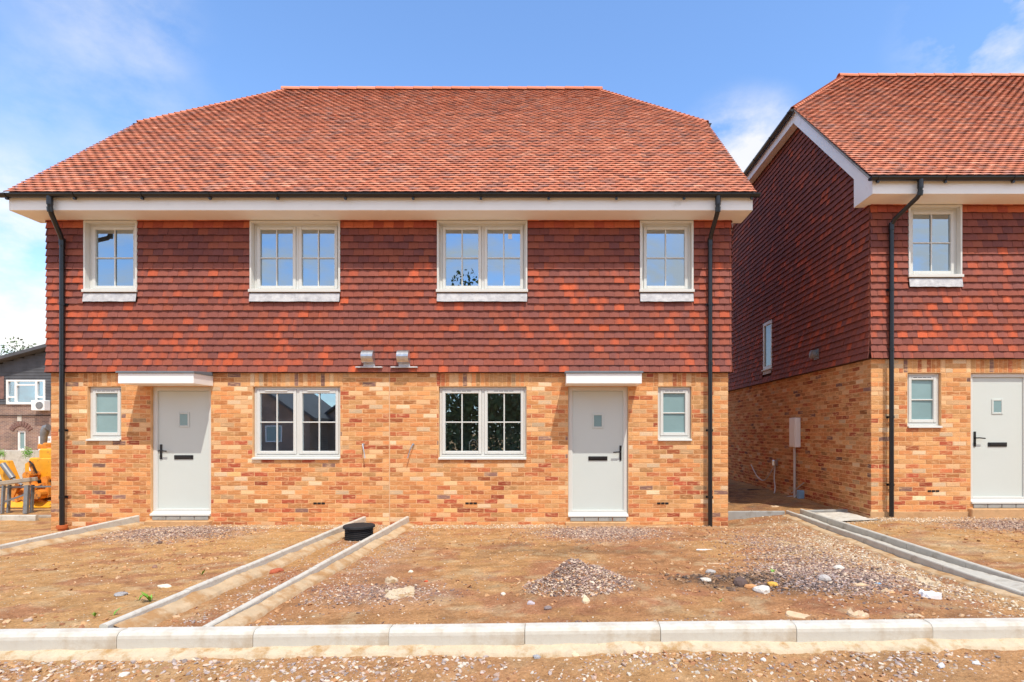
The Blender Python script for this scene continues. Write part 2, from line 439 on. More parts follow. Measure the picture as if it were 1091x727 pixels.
RPAL = np.array([[.55, .20, .115], [.52, .18, .105], [.58, .22, .13], [.47, .165, .10], [.41, .16, .105], [.33, .145, .105], [.62, .27, .17]])
RP = np.array([.26, .22, .18, .12, .10, .06, .06])
def tiles(name, parent, O, U, V, Nn, rows, width, gauge, mat, pal, prob, th=.012, kick=.026, camber=.005, kickrow=None, bright=1.0, flash=None, topcol=None, lip_shade_k=.75):
    """rows: list of (v0, [(u0,u1),...]); each tile is a tilted cambered slab"""
    L = []
    for r, (v0, sg) in enumerate(rows):
        for (s, e) in sg:
            for (a, b) in run_units(s, e, width, width / 2 if r % 2 else 0):
                L.append((a + .0012, b - .0012, v0, r))
    L = np.array(L); n = len(L)
    kk = np.zeros(n)
    if kickrow: kk = np.array([kickrow.get(int(x), 0) for x in L[:, 3]])
    ln = gauge * 1.22
    tl = R.randn(n) * .0012; rl = R.randn(n) * .0016; jt = R.randn(n) * .0015
    q = np.zeros((n, 12, 3)); um = (L[:, 0] + L[:, 1]) / 2
    for i, (u, c, sg) in enumerate(((L[:, 0], 0, -1), (um, camber, 0), (L[:, 1], 0, 1))):
        q[:, i] = np.stack([u, L[:, 2] + jt + sg * rl * .5, kick + kk + th + c + tl + sg * rl], -1)       # bottom front
        q[:, 3 + i] = np.stack([u, L[:, 2] + jt + sg * rl * .5, kick + kk + c * .9 + 0 * u], -1)    # bottom back
        q[:, 6 + i] = np.stack([u, L[:, 2] + ln, .003 + kk * .8 + th * .5 + c + 0 * u], -1)               # top front
        q[:, 9 + i] = np.stack([u, L[:, 2] + ln, .0 + kk * .8 + 0 * u], -1)
    Vv = frame_pts(O, U, V, Nn, q).reshape(-1, 3); b = np.arange(n)[:, None, None] * 12
    F = (b + np.array([[0, 1, 7, 6], [1, 2, 8, 7], [3, 4, 1, 0], [4, 5, 2, 1], [0, 6, 9, 3], [2, 5, 11, 8]])[None]).reshape(-1, 4)
    idx = R.choice(len(pal), n, p=prob / prob.sum())
    col = pal[idx] * (1 + .055 * R.randn(n, 1)) * bright
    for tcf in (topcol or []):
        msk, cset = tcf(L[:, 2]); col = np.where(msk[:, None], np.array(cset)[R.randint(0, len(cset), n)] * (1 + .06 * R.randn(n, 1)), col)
    st = np.repeat(col[:, None, :], 3, 1)                  # colour at left, middle and right of each tile
    if flash is not None:
        fcol, fp = flash
        cn = vnoise(L[:, 0] * .9 + 13 * L[:, 2] * 0, L[:, 2] * 1.8 + 50, 1.3); amt = (R.rand(n) < fp * (1 + 2.4 * cn)) * (.45 + .6 * R.rand(n))
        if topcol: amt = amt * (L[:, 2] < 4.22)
        wl = np.stack([R.rand(n), .75 + .25 * R.rand(n), R.rand(n)], 1) * amt[:, None]
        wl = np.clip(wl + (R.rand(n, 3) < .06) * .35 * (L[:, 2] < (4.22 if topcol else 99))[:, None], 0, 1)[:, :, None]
        st = st * (1 - wl) + np.array(fcol)[None, None] * wl * bright * (1 + .08 * R.randn(n, 1, 1))
    st = np.clip(st, .01, .9); lip = np.array([.8, .22, .8])[None, :, None] * lip_shade_k  # lip darkening paints in the shade under each cambered tile
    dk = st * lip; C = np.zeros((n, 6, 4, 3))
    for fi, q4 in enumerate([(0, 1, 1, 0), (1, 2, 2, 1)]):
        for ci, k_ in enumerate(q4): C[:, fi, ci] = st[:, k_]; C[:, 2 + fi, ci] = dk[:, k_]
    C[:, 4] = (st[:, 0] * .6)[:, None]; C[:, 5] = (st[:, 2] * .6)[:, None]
    return quads_mesh(name, Vv, F, C.reshape(-1, 4, 3), mat, parent)

# ------------------------------------------------------------------ windows and doors
def ring(mb, x0, x1, z0, z1, w, y0, y1, wb=None, wt=None):
    wb = wb or w; wt = wt or w
    mb.box(x0, x0 + w, y0, y1, z0, z1); mb.box(x1 - w, x1, y0, y1, z0, z1)
    mb.box(x0 + w, x1 - w, y0, y1, z0, z0 + wb); mb.box(x0 + w, x1 - w, y0, y1, z1 - wt, z1)
    return mb
def window(house, x0, x1, z0, z1, yf, lights, nx, nz, upper, frosted=False, sticker=False):
    """outer frame = the window part; sashes, bars, panes and sill are its sub-parts. yf = y of frame face"""
    fm = MB(); fw = .04
    sill_h = .045 if not upper else .0
    zb = z0 + sill_h
    ring(fm, x0 + .003, x1 - .003, zb, z1 - .003, fw, yf, yf + .07)
    cw = (x1 - x0 - .006) / lights
    for i in range(1, lights): fm.box(x0 + .003 + cw * i - .02, x0 + .003 + cw * i + .02, yf + .001, yf + .069, zb + fw, z1 - .003 - fw)
    win = fm.build('window', M['upvc'], house, bevel=.004)
    if upper:
        sm = MB(); ring(sm, x0 - .028, x1 + .028, z0 - .03, z1 + .02, .03, -.062, yf + .05)
        sm.build('window_surround', M['trim'], win, bevel=.004)
        sl = MB(); sl.box(x0 - .04, x1 + .04, -.085, -.0625, z0 - .035, z0 + .012); sl.box(x0 + .003, x1 - .003, -.062, yf - .001, z0, z0 + .02)
        sl.build('sill', M['trim'], win, bevel=.003)
        fl = MB(); n = 14; pts = []
        for i in range(n + 1):
            u = x0 - .025 + (x1 - x0 + .05) * i / n
            pts.append((u, -.062, z0 - .055)); pts.append((u, -.082 - random.random() * .006, z0 - .19 - random.random() * .006))
        k = len(fl.v); fl.v += pts
        for i in range(n): fl.f.append((k + 2 * i, k + 2 * i + 2, k + 2 * i + 3, k + 2 * i + 1))
        fl.build('lead_flashing', M['lead'], win)
    else:
        sl = MB(); sl.prism([(x0 - .0, yf + .02, zb), (x0, -.035, zb - .018), (x0, -.035, z0 + .0), (x0, -.02, z0 + .0), (x0, -.02, z0 + .012), (x0, yf + .02, z0 + .012)], (x1 - x0, 0, 0))
        sl.build('sill', M['upvc'], win, bevel=.002)
    for i in range(lights):
        a = x0 + .003 + cw * i + (fw if i == 0 else .02) + .003; b = x0 + .003 + cw * (i + 1) - (fw if i == lights - 1 else .02) - .003
        c = zb + fw + .003; d = z1 - .003 - fw - .003; sw = .052
        s = MB(); ring(s, a, b, c, d, sw, yf - .012, yf + .045, wt=sw + (.0 if upper else .012))
        s.build('sash', M['upvc'], win, bevel=.006)
        ia, ib, ic, id_ = a + sw, b - sw, c + sw, d - sw - (0 if upper else .012)
        g = MB(); bw = .020
        for k in range(1, nx):
            u = ia + (ib - ia) * k / nx; g.box(u - bw / 2, u + bw / 2, yf + .002, yf + .0195, ic, id_)
        for k in range(1, nz):
            v = ic + (id_ - ic) * k / nz
            for q in range(nx):
                ua = ia + (ib - ia) * q / nx + (bw / 2 if q else 0); ub = ia + (ib - ia) * (q + 1) / nx - (bw / 2 if q < nx - 1 else 0)
                g.box(ua, ub, yf + .002, yf + .0195, v - bw / 2, v + bw / 2)
        g.build('glazing_bar', M['upvc'], win, bevel=.003)
        gl = MB(); t1 = random.uniform(-.003, .003)
        gl.poly([(ia, yf + .022 + t1, ic), (ib, yf + .022 - t1, ic), (ib, yf + .022 - t1 + .001, id_), (ia, yf + .022 + t1 + .001, id_)])
        gl.build('pane', M['frosted'] if frosted else M['glass'], win)
        if not upper:
            tv = MB(); m_ = (a + b) / 2; hw = min(.17, (b - a) * .33)
            if x1 < 0 and lights == 2:
                tv.box(m_ - hw * 1.1, m_ + hw * 1.1, yf - .024, yf - .0125, d - .033, d - .013); tv.build('trickle_vent', M['upvc'], win, bevel=.003)
            else:
                for q in range(4):
                    tv.box(m_ - hw + hw * .5 * q, m_ - hw + hw * .5 * q + hw * .42, yf - .0145, yf - .0125, d - .03, d - .022)
                tv.build('trickle_vent', M['black'], win)
    if sticker:
        st = MB(); st.poly([(x1 - .30, yf + .019, z1 - .16), (x1 - .235, yf + .019, z1 - .16), (x1 - .235, yf + .019, z1 - .245), (x1 - .30, yf + .019, z1 - .245)]); st.build('sticker', M['paper'], win)
    return win
def door(house, x0, x1, z0, z1, hside):
    yf = .06; fw = .065
    d = MB(); a, b, c, e = x0 + fw, x1 - fw, z0 + .075, z1 - fw - .005
    d.box(a + .004, b - .004, yf + .018, yf + .06, c, e)
    dr = d.build('door', M['door'], house, bevel=.003)
    fr = MB(); fr.box(x0 + .002, x0 + fw, yf - .01, yf + .07, z0 + .07, z1 - .002); fr.box(x1 - fw, x1 - .002, yf - .01, yf + .07, z0 + .07, z1 - .002)
    fr.box(x0 + fw, x1 - fw, yf - .01, yf + .07, z1 - fw - .002, z1 - .002)
    fr.box(x0 + fw - .012, x0 + fw + .012, yf + .001, yf + .0175, z0 + .075, z1 - fw); fr.box(x1 - fw - .012, x1 - fw + .012, yf + .001, yf + .0175, z0 + .075, z1 - fw)
    fr.build('door_frame', M['upvc'], dr, bevel=.004)
    th = MB(); th.prism([(x0, yf + .07, z0 + .07), (x0, yf - .02, z0 + .07), (x0, yf - .03, z0 + .05), (x0, -.03, z0 + .03), (x0, -.03, z0), (x0, yf + .07, z0)], (x1 - x0, 0, 0))
    th.box(a, b, yf - .01, yf + .0165, c - .003, c + .03); th.build('threshold', M['upvc'], dr, bevel=.003)
    m_ = (x0 + x1) / 2; zc = z0 + 1.60
    pf = MB(); ring(pf, m_ - .095, m_ + .095, zc - .125, zc + .125, .03, yf + .006, yf + .0185); pf.build('viewing_pane_frame', M['door'], dr, bevel=.004)
    pg = MB(); pg.box(m_ - .063, m_ + .063, yf + .012, yf + .0175, zc - .093, zc + .093); pg.build('viewing_pane', M['frosted'], dr)
    lb = MB(); zl = z0 + .97; lb.box(m_ - .16, m_ + .16, yf + .006, yf + .0175, zl - .035, zl + .035); lb.box(m_ - .13, m_ + .13, yf - .006, yf + .0055, zl - .012, zl + .022)
    lb.build('letterbox', M['black'], dr, bevel=.004)
    hx = (a + .055) if hside < 0 else (b - .055); zh = z0 + 1.06; dx = -hside
    h = MB(); h.box(hx - .017, hx + .017, yf + .006, yf + .0175, zh - .125, zh + .125)
    h.tube([(hx, yf + .01, zh + .02), (hx, yf - .045, zh + .02), (hx + dx * .03, yf - .05, zh + .022), (hx + dx * .13, yf - .045, zh + .012)], .0105, 8)
    h.tube([(hx, yf + .01, zh - .07), (hx, yf - .004, zh - .07)], .013, 10)
    h.build('handle', M['black'], dr)
    return dr

# ------------------------------------------------------------------ the houses
HW, HD = 5.64, 8.6
EZ, EY, RZ, RY = 5.25, -.48, 9.89, 4.3
K = (RZ - EZ) / (RY - EY); BZ = 7.93; BY = EY + (BZ - EZ) / K; RX = 3.83; RE = 5.93
def build_house(name, X0, dz, label, canopies, fancy, group):
    H = empty(name, (X0, 0, dz), label, 'house', group)
    gw = [(-5.03, -4.47, 1.345, 2.25), (-2.28, -.82, 1.035, 2.25), (.82, 2.28, 1.035, 2.25), (4.47, 5.03, 1.345, 2.25)]
    drs = [(-3.975, -2.975, .10, 2.25), (2.975, 3.975, .08, 2.25)]
    ops = gw + drs
    zbot = -.30
    joint = [(-.004, .004, -1, 2.6)]
    sold = [(a - .075 * (0), b + .0, 2.255, 2.475) for (a, b, c, d) in gw + drs]
    sold = [(-5.10, -4.40, 2.255, 2.475), (-2.32, -.78, 2.255, 2.475), (.78, 2.32, 2.255, 2.475), (4.40, 5.10, 2.255, 2.475)]
    if not canopies: sold += [(-4.05, -2.90, 2.255, 2.475), (2.90, 4.05, 2.255, 2.475)]
    bw = bricks('brick_wall', H, (0, 0, 0), (1, 0, 0), (0, -1, 0), -HW, HW, zbot, 2.475, ops + joint, sold, M['brick'])
    for (nm, O, U, Nn, a, b) in (('l', (-HW, 0, 0), (0, 1, 0), (-1, 0, 0), 0, HD), ('r', (HW, 0, 0), (0, 1, 0), (1, 0, 0), 0, HD), ('b', (0, HD, 0), (1, 0, 0), (0, 1, 0), -HW, HW)):
        bricks('brick_wall', H, O, U, Nn, a, b, zbot, 2.475, [], [], M['brick'], dark=.8 if nm == 'l' else 1)  # left wall bricks darkened, its shade painted into their colour
    mb = MB(); sheet(mb, (0, 0, 0), (1, 0, 0), (0, -1, 0), -HW + .006, HW - .006, zbot, 2.5, ops, depth=.2)
    sheet(mb, (-HW, 0, 0), (0, 1, 0), (-1, 0, 0), .006, HD - .006, zbot, 2.5, [], depth=0)
    sheet(mb, (HW, 0, 0), (0, 1, 0), (1, 0, 0), .006, HD - .006, zbot, 2.5, [], depth=0)
    sheet(mb, (0, HD, 0), (1, 0, 0), (0, 1, 0), -HW + .006, HW - .006, zbot, 2.5, [], depth=0)
    mb.build('mortar', M['mortar'], H)
    j = MB(); j.box(-.004, .004, -.0008, .01, zbot, 2.47); j.build('movement_joint', M['joint'], H)
    # ---- tile hanging
    uw = [(-5.02, -4.19, 3.84, 4.97), (-2.27, -.83, 3.84, 4.97), (.83, 2.27, 3.84, 4.97), (4.19, 5.02, 3.84, 4.97)]
    uo = [(a - .03, b + .03, c - .17, 6) for (a, b, c, d) in uw]
    g = .1135; z0 = 2.485
    rows = []; v = z0
    while v < 5.0: rows.append((v, segs(-HW - .035, HW + .035, v + .06, uo))); v += g
    kr = {0: .022, 1: .012, 2: .005}
    n = len(rows)
    def eave_shade_cols(vv): return vv > 4.22, [(.22, .070, .055), (.19, .062, .052), (.17, .060, .055), (.24, .072, .052), (.27, .08, .05)]  # dark tile mix below the eave, with its shadow painted in
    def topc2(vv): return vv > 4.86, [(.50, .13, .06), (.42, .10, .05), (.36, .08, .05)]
    tiles('tile_hanging', H, (0, -.018, 0), (1, 0, 0), (0, 0, 1), (0, -1, 0), rows, .166, g, M['hung_tile'], HPAL, HP, kickrow=kr, flash=((.56, .112, .045), .17), lip_shade_k=.42, th=.015, topcol=[eave_shade_cols, topc2])
    def top_at(y):
        f = EZ + (y - EY) * K; b2 = EZ + ((2 * RY - EY) - y) * K
        return min(f, b2, BZ) - .16
    def yrange(v):
        y = EY + (v + .16 - EZ) / K
        return max(-.035, y), min(HD + .035, 2 * RY - y)
    sidew = [(3.98, 4.52, 2.77, 3.95)] if fancy else []
    so = [(a - .02, b + .02, c - .12, d + .02) for (a, b, c, d) in sidew]
    for sgn in (-1, 1):
        rows = []; v = z0
        while v < BZ - .2:
            a, b = yrange(v + .1)
            if b - a > .1: rows.append((v, segs(a, b, v + .06, so if sgn < 0 else [])))
            v += g
        tiles('tile_hanging', H, (sgn * (HW + .018), 0, 0), (0, 1, 0), (0, 0, 1), (sgn, 0, 0), rows, .166, g, M['hung_tile'], HPAL, HP, kickrow=kr, flash=((.56, .112, .045), .17), lip_shade_k=.42, th=.016, bright=.92)
    rows = []; v = z0
    while v < 5.0: rows.append((v, [(-HW - .035, HW + .035)])); v += g
    tiles('tile_hanging', H, (0, HD + .018, 0), (1, 0, 0), (0, 0, 1), (0, 1, 0), rows, .166, g, M['hung_tile'], HPAL, HP, kickrow=kr)
    ub = MB(); sheet(ub, (0, 0, 0), (1, 0, 0), (0, -1, 0), -HW, HW, 2.5, 5.05, [(a, b, c, d + .2) for (a, b, c, d) in uw], n=.012, depth=.15)
    sheet(ub, (0, HD, 0), (1, 0, 0), (0, 1, 0), -HW, HW, 2.5, 5.05, [], n=.012, depth=0)
    prof = [(-.0, 2.5), (-.0, 5.05), (BY, BZ - .1), (2 * RY - BY, BZ - .1), (HD, 5.05), (HD, 2.5)]
    for sgn in (-1, 1): ub.poly([(sgn * (HW + .012), y, z) for (y, z) in prof])
    ub.box(-HW - .03, HW + .03, -.03, .0, 2.475, 2.487); ub.box(-HW - .03, -HW, .0, HD, 2.475, 2.487); ub.box(HW, HW + .03, .0, HD, 2.475, 2.487)
    ub.build('wall_backing', M['underlay'], H)
    # ---- interior
    im = MB(); t = .0
    im.poly([(-HW + .25, .22, .05), (HW - .25, .22, .05), (HW - .25, 2.5, .05), (-HW + .25, 2.5, .05)])
    im.box(-HW + .25, HW - .25, .22, 2.5, 2.42, 2.62)
    im.poly([(-HW + .25, 2.5, 0), (HW - .25, 2.5, 0), (HW - .25, 2.5, 5.0), (-HW + .25, 2.5, 5.0)])
    im.poly([(-HW + .25, .22, 5.0), (HW - .25, .22, 5.0), (HW - .25, 2.5, 5.0), (-HW + .25, 2.5, 5.0)])
    for x in (-HW + .26, -2.75, -.1, .1, 2.75, HW - .26): im.poly([(x, .22, 0), (x, 2.5, 0), (x, 2.5, 5.0), (x, .22, 5.0)])
    im.build('room_walls', M['interior'], H)
    # ---- openings filled
    for i, (a, b, c, d) in enumerate(gw): window(H, a, b, c, d, .055, 2 if i in (1, 2) else 1, 2 if i in (1, 2) else 1, 2, False, frosted=i in (0, 3))
    for i, (a, b, c, d) in enumerate(uw): window(H, a, b, c, d, .035, 2 if i in (1, 2) else 1, 2, 2, True, sticker=(i == 2 and canopies))
    door(H, *drs[0], -1); door(H, *drs[1], 1)
    # step below each door
    for (a, b, c, d) in drs:
        s = MB(); n_ = 4; w = (b - a - .06) / n_
        for i in range(n_): s.box(a + .03 + i * w + .006, a + .03 + (i + 1) * w - .006, -.02, .1, c - .07, c - .008)
        st = s.build('door_step', M['concrete_dark'], H, bevel=.004)
        s = MB(); s.box(a - .05, b + .02, -.09, .05, c - .36, c - .075); s.build('step_footing', M['render'], st, bevel=.012)
    # air bricks
    for x in ((-1.17, 1.36, 4.55) if canopies else (-4.6, 1.36)):
        s = MB()
        for k in range(3): s.box(x - .095 + k * .067, x - .095 + k * .067 + .056, -.004, .004, .29 + (.0), .322)
        s.build('air_brick', M['black'], H)
    # ---- canopies
    if canopies:
        for (a, b) in ((-4.47 + .0, -2.93), (2.93, 4.12)):
            c0 = MB(); a_, b_ = (a, b) if a > 0 else (-4.12, -2.93)
            c0.box(a_, b_, -.50, -.004, 2.255, 2.42); cn = c0.build('canopy', M['white'], H, bevel=.006)
            c1 = MB(); c1.prism([(a_ - .02, -.525, 2.421), (a_ - .02, -.525, 2.45), (a_ - .02, -.05, 2.482), (a_ - .02, -.05, 2.421)], (b_ - a_ + .04, 0, 0)); c1.build('canopy_roof', M['canopy_top'], cn, bevel=.003)
    # ---- plinth
    if not canopies:
        p = MB(); p.box(-HW - .02, -3.98, -.025, .0 - .002, -.4, -.03); p.box(-2.95, 2.95, -.025, -.002, -.4, -.03); p.box(-HW - .025, -HW - .008, -.02, 1.0, -.4, -.1); p.build('cement_plinth', M['render'], H, bevel=.006)
    # ---- roof
    nrm = lambda v: tuple(Vector(v).normalized())
    Vf = nrm((0, 1, K)); Nf = nrm((0, -K, 1)); sl = math.hypot(1, K)
    def roofrows(vtop, hwf, g=.1):
        rows = []; v = -.0
        while v < vtop - .03: rows.append((v, [(-hwf(v + .06), hwf(v + .06))])); v += g
        return rows
    vb = (BY - EY) * sl; vt = (RY - EY) * sl
    def hwf(v): return RE if v < vb else RE + (RX - RE) * min(1, (v - vb) / (vt - vb))
    rr = roofrows(vt, hwf)
    roof = MB(); e = .0
    A = lambda s, y, z: (s * (RE - .02), y, z - .004)
    f = [(-RE + .02, EY + .02, EZ + .01), (RE - .02, EY + .02, EZ + .01), (RE - .02, BY, BZ - .01), (RX, RY, RZ - .01), (-RX, RY, RZ - .01), (-RE + .02, BY, BZ - .01)]
    roof.poly(f); roof.poly([(x, 2 * RY - y, z) for (x, y, z) in f])
    for s in (-1, 1): roof.poly([(s * (RE - .02), BY, BZ - .01), (s * (RE - .02), 2 * RY - BY, BZ - .01), (s * RX, RY, RZ - .01)])
    roof = roof.build('roof', M['underlay'], H)
    tiles('roof_tiles', roof, (0, EY, EZ + .01), (1, 0, 0), Vf, Nf, rr, .166, .1, M['roof_tile'], RPAL, RP, camber=.0045, kick=.018, flash=((.38, .19, .15), .16), lip_shade_k=1.15, bright=1.14)
    tiles('roof_tiles', roof, (0, 2 * RY - EY, EZ + .01), (1, 0, 0), nrm((0, -1, K)), nrm((0, K, 1)), rr, .166, .1, M['roof_tile'], RPAL, RP, camber=.0045, kick=.018, flash=((.38, .19, .15), .16), lip_shade_k=1.15, bright=1.14)
    Kh = (RZ - BZ) / (RE - RX); slh = math.hypot(1, Kh); hh = RY - BY; vth = (RE - RX) * slh
    rh = roofrows(vth, lambda v: hh * max(.02, 1 - v / vth))
    for s in (-1, 1):
        tiles('roof_tiles', roof, (s * RE, RY, BZ + .01), (0, 1, 0), nrm((-s, 0, Kh)), nrm((s * Kh, 0, 1)), rh, .166, .1, M['roof_tile'], RPAL, RP, camber=.0045, kick=.018, flash=((.38, .19, .15), .16), lip_shade_k=1.15, bright=1.14)
    # ridge tiles and hip tiles
    def arc_tiles(name, a, b, step, r, tilt, bright):
        a = Vector(a); b = Vector(b); L = (b - a).length; d = (b - a) / L; n_ = int(L / step); Vs = []; Fs = []; Cs = []
        sx = d.cross(Vector((0, 0, 1))).normalized(); up = sx.cross(d).normalized()
        for i in range(n_):
            p0 = a + d * (i * L / n_ + .004); p1 = a + d * ((i + 1) * L / n_ - .004); base = len(Vs); seg = 8
            for (p, lift) in ((p0, tilt), (p1, 0)):
                for rad in (r, r - .016):
                    for k in range(seg + 1):
                        t_ = math.pi * (-.06 + 1.12 * k / seg); Vs.append(p + sx * math.cos(t_) * rad + up * (math.sin(t_) * rad * .8 + lift))
            m_ = seg + 1
            cc = np.array(RPAL[R.randint(0, 3)]) * bright * (1 + .08 * R.randn())
            for k in range(seg):
                for q in ((k, k + 1, 2 * m_ + k + 1, 2 * m_ + k), (k, m_ + k, m_ + k + 1, k + 1), (2 * m_ + k, 2 * m_ + k + 1, 3 * m_ + k + 1, 3 * m_ + k)):
                    Fs.append([base + w for w in q]); Cs.append(cc)
        quads_mesh(name, np.array([tuple(v) for v in Vs]), np.array(Fs), np.clip(np.array(Cs), 0, .9), M['roof_tile'], roof)
    arc_tiles('ridge_tiles', (-RX - .1, RY, RZ - .01), (RX + .1, RY, RZ - .01), .45, .11, .012, 1.35)
    for s in (-1, 1):
        for yy in (BY, 2 * RY - BY):
            arc_tiles('hip_tiles', (s * RE, yy, BZ - .01), (s * RX, RY, RZ - .01), .13, .06, .022, 1.05)
    # verge mortar bead under tile edge
    vm = MB()
    for s in (-1, 1):
        for y0, z0_, y1, z1_ in ((EY + .03, EZ, BY, BZ), (2 * RY - EY - .03, EZ, 2 * RY - BY, BZ)):
            vm = MB(); vm.bar((s * (RE - .03), y0, z0_ - .008), (s * (RE - .03), y1, z1_ - .008), .05, .03)
            vm.build('verge_bedding', M['concrete_dark'], roof)
    # ---- fascias, soffits, bargeboards
    FE = 5.86; fy = -.45
    w = MB(); w.box(-FE, FE, fy, fy + .02, 5.0, 5.21); w.build('fascia', M['white'], H, bevel=.003)
    w = MB(); w.box(-FE, FE, 2 * RY - fy - .02, 2 * RY - fy, 5.0, 5.21); w.build('fascia', M['white'], H, bevel=.003)
    w = MB(); w.box(-FE + .002, FE - .002, fy + .021, -.0, 5.0, 5.012); w.build('soffit', M['white'], H)
    w = MB(); w.box(-FE + .002, FE - .002, HD, 2 * RY - fy - .021, 5.0, 5.012); w.build('soffit', M['white'], H)
    zr = lambda y: EZ + (y - EY) * K - .02
    bv = .30
    for s in (-1, 1):
        for mir in (0, 1):
            w = MB()
            m_ = (lambda y: 2 * RY - y) if mir else (lambda y: y)
            yb = .08
            pts = [(fy, 5.0), (yb, 5.0), (yb, zr(yb) - bv + .0), (BY + .12, zr(BY + .12) - bv), (BY + .12, BZ - .02), (BY, zr(BY)), (fy, zr(fy) - .02)]
            w.prism([(s * FE, m_(y), z) for (y, z) in pts], (s * .02, 0, 0))
            w.build('bargeboard', M['white'], H)
    for s in (-1, 1):
        for mir in (0, 1):
            w = MB()
            m_ = (lambda y: 2 * RY - y) if mir else (lambda y: y)
            w.poly([(s * HW, m_(.08), zr(.08) - bv + .012), (s * FE, m_(.08), zr(.08) - bv + .012), (s * FE, m_(BY + .1), zr(BY + .1) - bv + .012), (s * HW, m_(BY + .1), zr(BY + .1) - bv + .012)])
            w.poly([(s * HW, m_(.08), 5.0), (s * FE, m_(.08), 5.0), (s * FE, m_(.08), zr(.08) - bv + .012), (s * HW, m_(.08), zr(.08) - bv + .012)])
            w.poly([(s * HW, m_(-.0), 5.001), (s * FE, m_(-.0), 5.001), (s * FE, m_(.08), 5.001), (s * HW, m_(.08), 5.001)])
            w.build('verge_soffit', M['white'], H)
        w = MB(); w.poly([(s * HW, BY + .1, BZ - .21), (s * FE, BY + .1, BZ - .21), (s * FE, 2 * RY - BY - .1, BZ - .21), (s * HW, 2 * RY - BY - .1, BZ - .21)])
        w.build('hip_soffit', M['white'], H)
    for s in (-1, 1):
        w = MB(); w.box(min(s * FE, s * FE + s * .02), max(s * FE, s * FE + s * .02), BY + .12, 2 * RY - BY - .12, BZ - .23, BZ - .03)
        w.build('hip_fascia', M['white'], H)
    # ---- gutters
    def gutter(a, b, out):
        a = Vector(a); b = Vector(b); out = Vector(out); g_ = MB(); seg = 10; r = .056; n0 = 0
        for p in (a, b):
            for rad in (r, r - .006):
                for k in range(seg + 1):
                    t_ = math.pi * k / seg; g_.v.append(tuple(p + out * math.cos(t_) * rad - Vector((0, 0, 1)) * math.sin(t_) * rad * .95))
        m_ = seg + 1
        for k in range(seg):
            g_.f.append((k, k + 1, 2 * m_ + k + 1, 2 * m_ + k)); g_.f.append((m_ + k, m_ + k + 1, 3 * m_ + k + 1, 3 * m_ + k))
        g_.f.append((0, m_, 3 * m_, 2 * m_)); g_.f.append((m_ - 1, 2 * m_ - 1, 4 * m_ - 1, 3 * m_ - 1))
        g_.f.append(tuple(range(0, m_))); g_.f.append(tuple(range(2 * m_, 3 * m_)))
        gt = g_.build('gutter', M['black'], H)
        d = (b - a).normalized(); L = (b - a).length; n_ = max(2, int(L / 1.02))
        for i in range(n_ + 1):
            br = MB(); p = a + d * (.12 + (L - .24) * i / n_)
            for k in range(7):
                t0 = math.pi * k / 7; t1 = math.pi * (k + 1) / 7
                q0 = p + out * math.cos(t0) * (r + .005) - Vector((0, 0, 1)) * math.sin(t0) * (r + .005) * .95
                q1 = p + out * math.cos(t1) * (r + .005) - Vector((0, 0, 1)) * math.sin(t1) * (r + .005) * .95
                br.bar(q0, q1, .03, .006, up=(q0 - p))
            br.box(p.x - .018, p.x + .018, p.y - .018, p.y + .018, p.z - .085, p.z - .05) if abs(out.x) < .5 else None
            br.build('gutter_bracket', M['black'], gt)
    gy = -.52
    gutter((-RE - .03, gy, 5.225), (RE + .03, gy, 5.225), (0, -1, 0))
    gutter((-RE - .03, 2 * RY - gy, 5.225), (RE + .03, 2 * RY - gy, 5.225), (0, 1, 0))
    for s in (-1, 1): gutter((s * (RE + .03), BY - .05, BZ - .02), (s * (RE + .03), 2 * RY - BY + .05, BZ - .02), (s, 0, 0))
    # ---- downpipes
    for (xo, xp, foot) in ((-5.17, -5.36, -.10), (5.31, 5.31, -.06)):
        p = MB(); r = .036; yb = -.10
        p.tube([(xo, gy, 5.19), (xo, gy, 5.06)], .043, 14)
        p.tube([(xo, gy, 5.08), (xo, gy + .01, 4.98), (xo + (xp - xo) * .1, gy + .05, 4.93), (xp - (xp - xo) * .1, yb - .05, 4.72), (xp, yb, 4.64), (xp, yb, 4.5), (xp, yb, 2.6), (xp, yb - .0, foot)], r, 14)
        p.tube([(xp, yb, 4.68), (xp, yb, 4.56)], .042, 14); p.tube([(xo, gy, 5.02), (xo, gy + .012, 4.95)], .042, 14)
        pipe = p.build('downpipe', M['black'], H, smooth=True)
        for z in (3.6, 2.62, 1.52, .42):
            c = MB(); c.tube([(xp, yb, z - .02), (xp, yb, z + .02)], .043, 14); c.box(xp - .06, xp + .06, yb + .036, yb + .05, z - .018, z + .018); c.box(xp - .015, xp + .015, yb + .05, -.004 if z < 2.5 else -.03, z - .012, z + .012); c.build('pipe_clip', M['black'], pipe)
        if xo < 0 and canopies:
            s = MB(); s.lathe([(.055, foot - .12), (.055, foot), (.075, foot + .01), (.075, foot + .06), (.06, foot + .062)], (xp, yb, 0), 20); s.build('drain_socket', M['terracotta'], pipe, smooth=True)
    return H

H1 = build_house('semi_detached_house', -2.735, 0, 'red tiled brick pair of houses with a white canopy over each pale door', True, False, None)
H2 = build_house('semi_detached_house', 13.65 - 2.735 + 0.0 + .02, .22, 'red tiled brick house at right whose shaded side wall carries a meter box', False, True, None)
H2.location.x = 5.28 + HW; H2.location.z = .20; H2.scale.z = 1.012

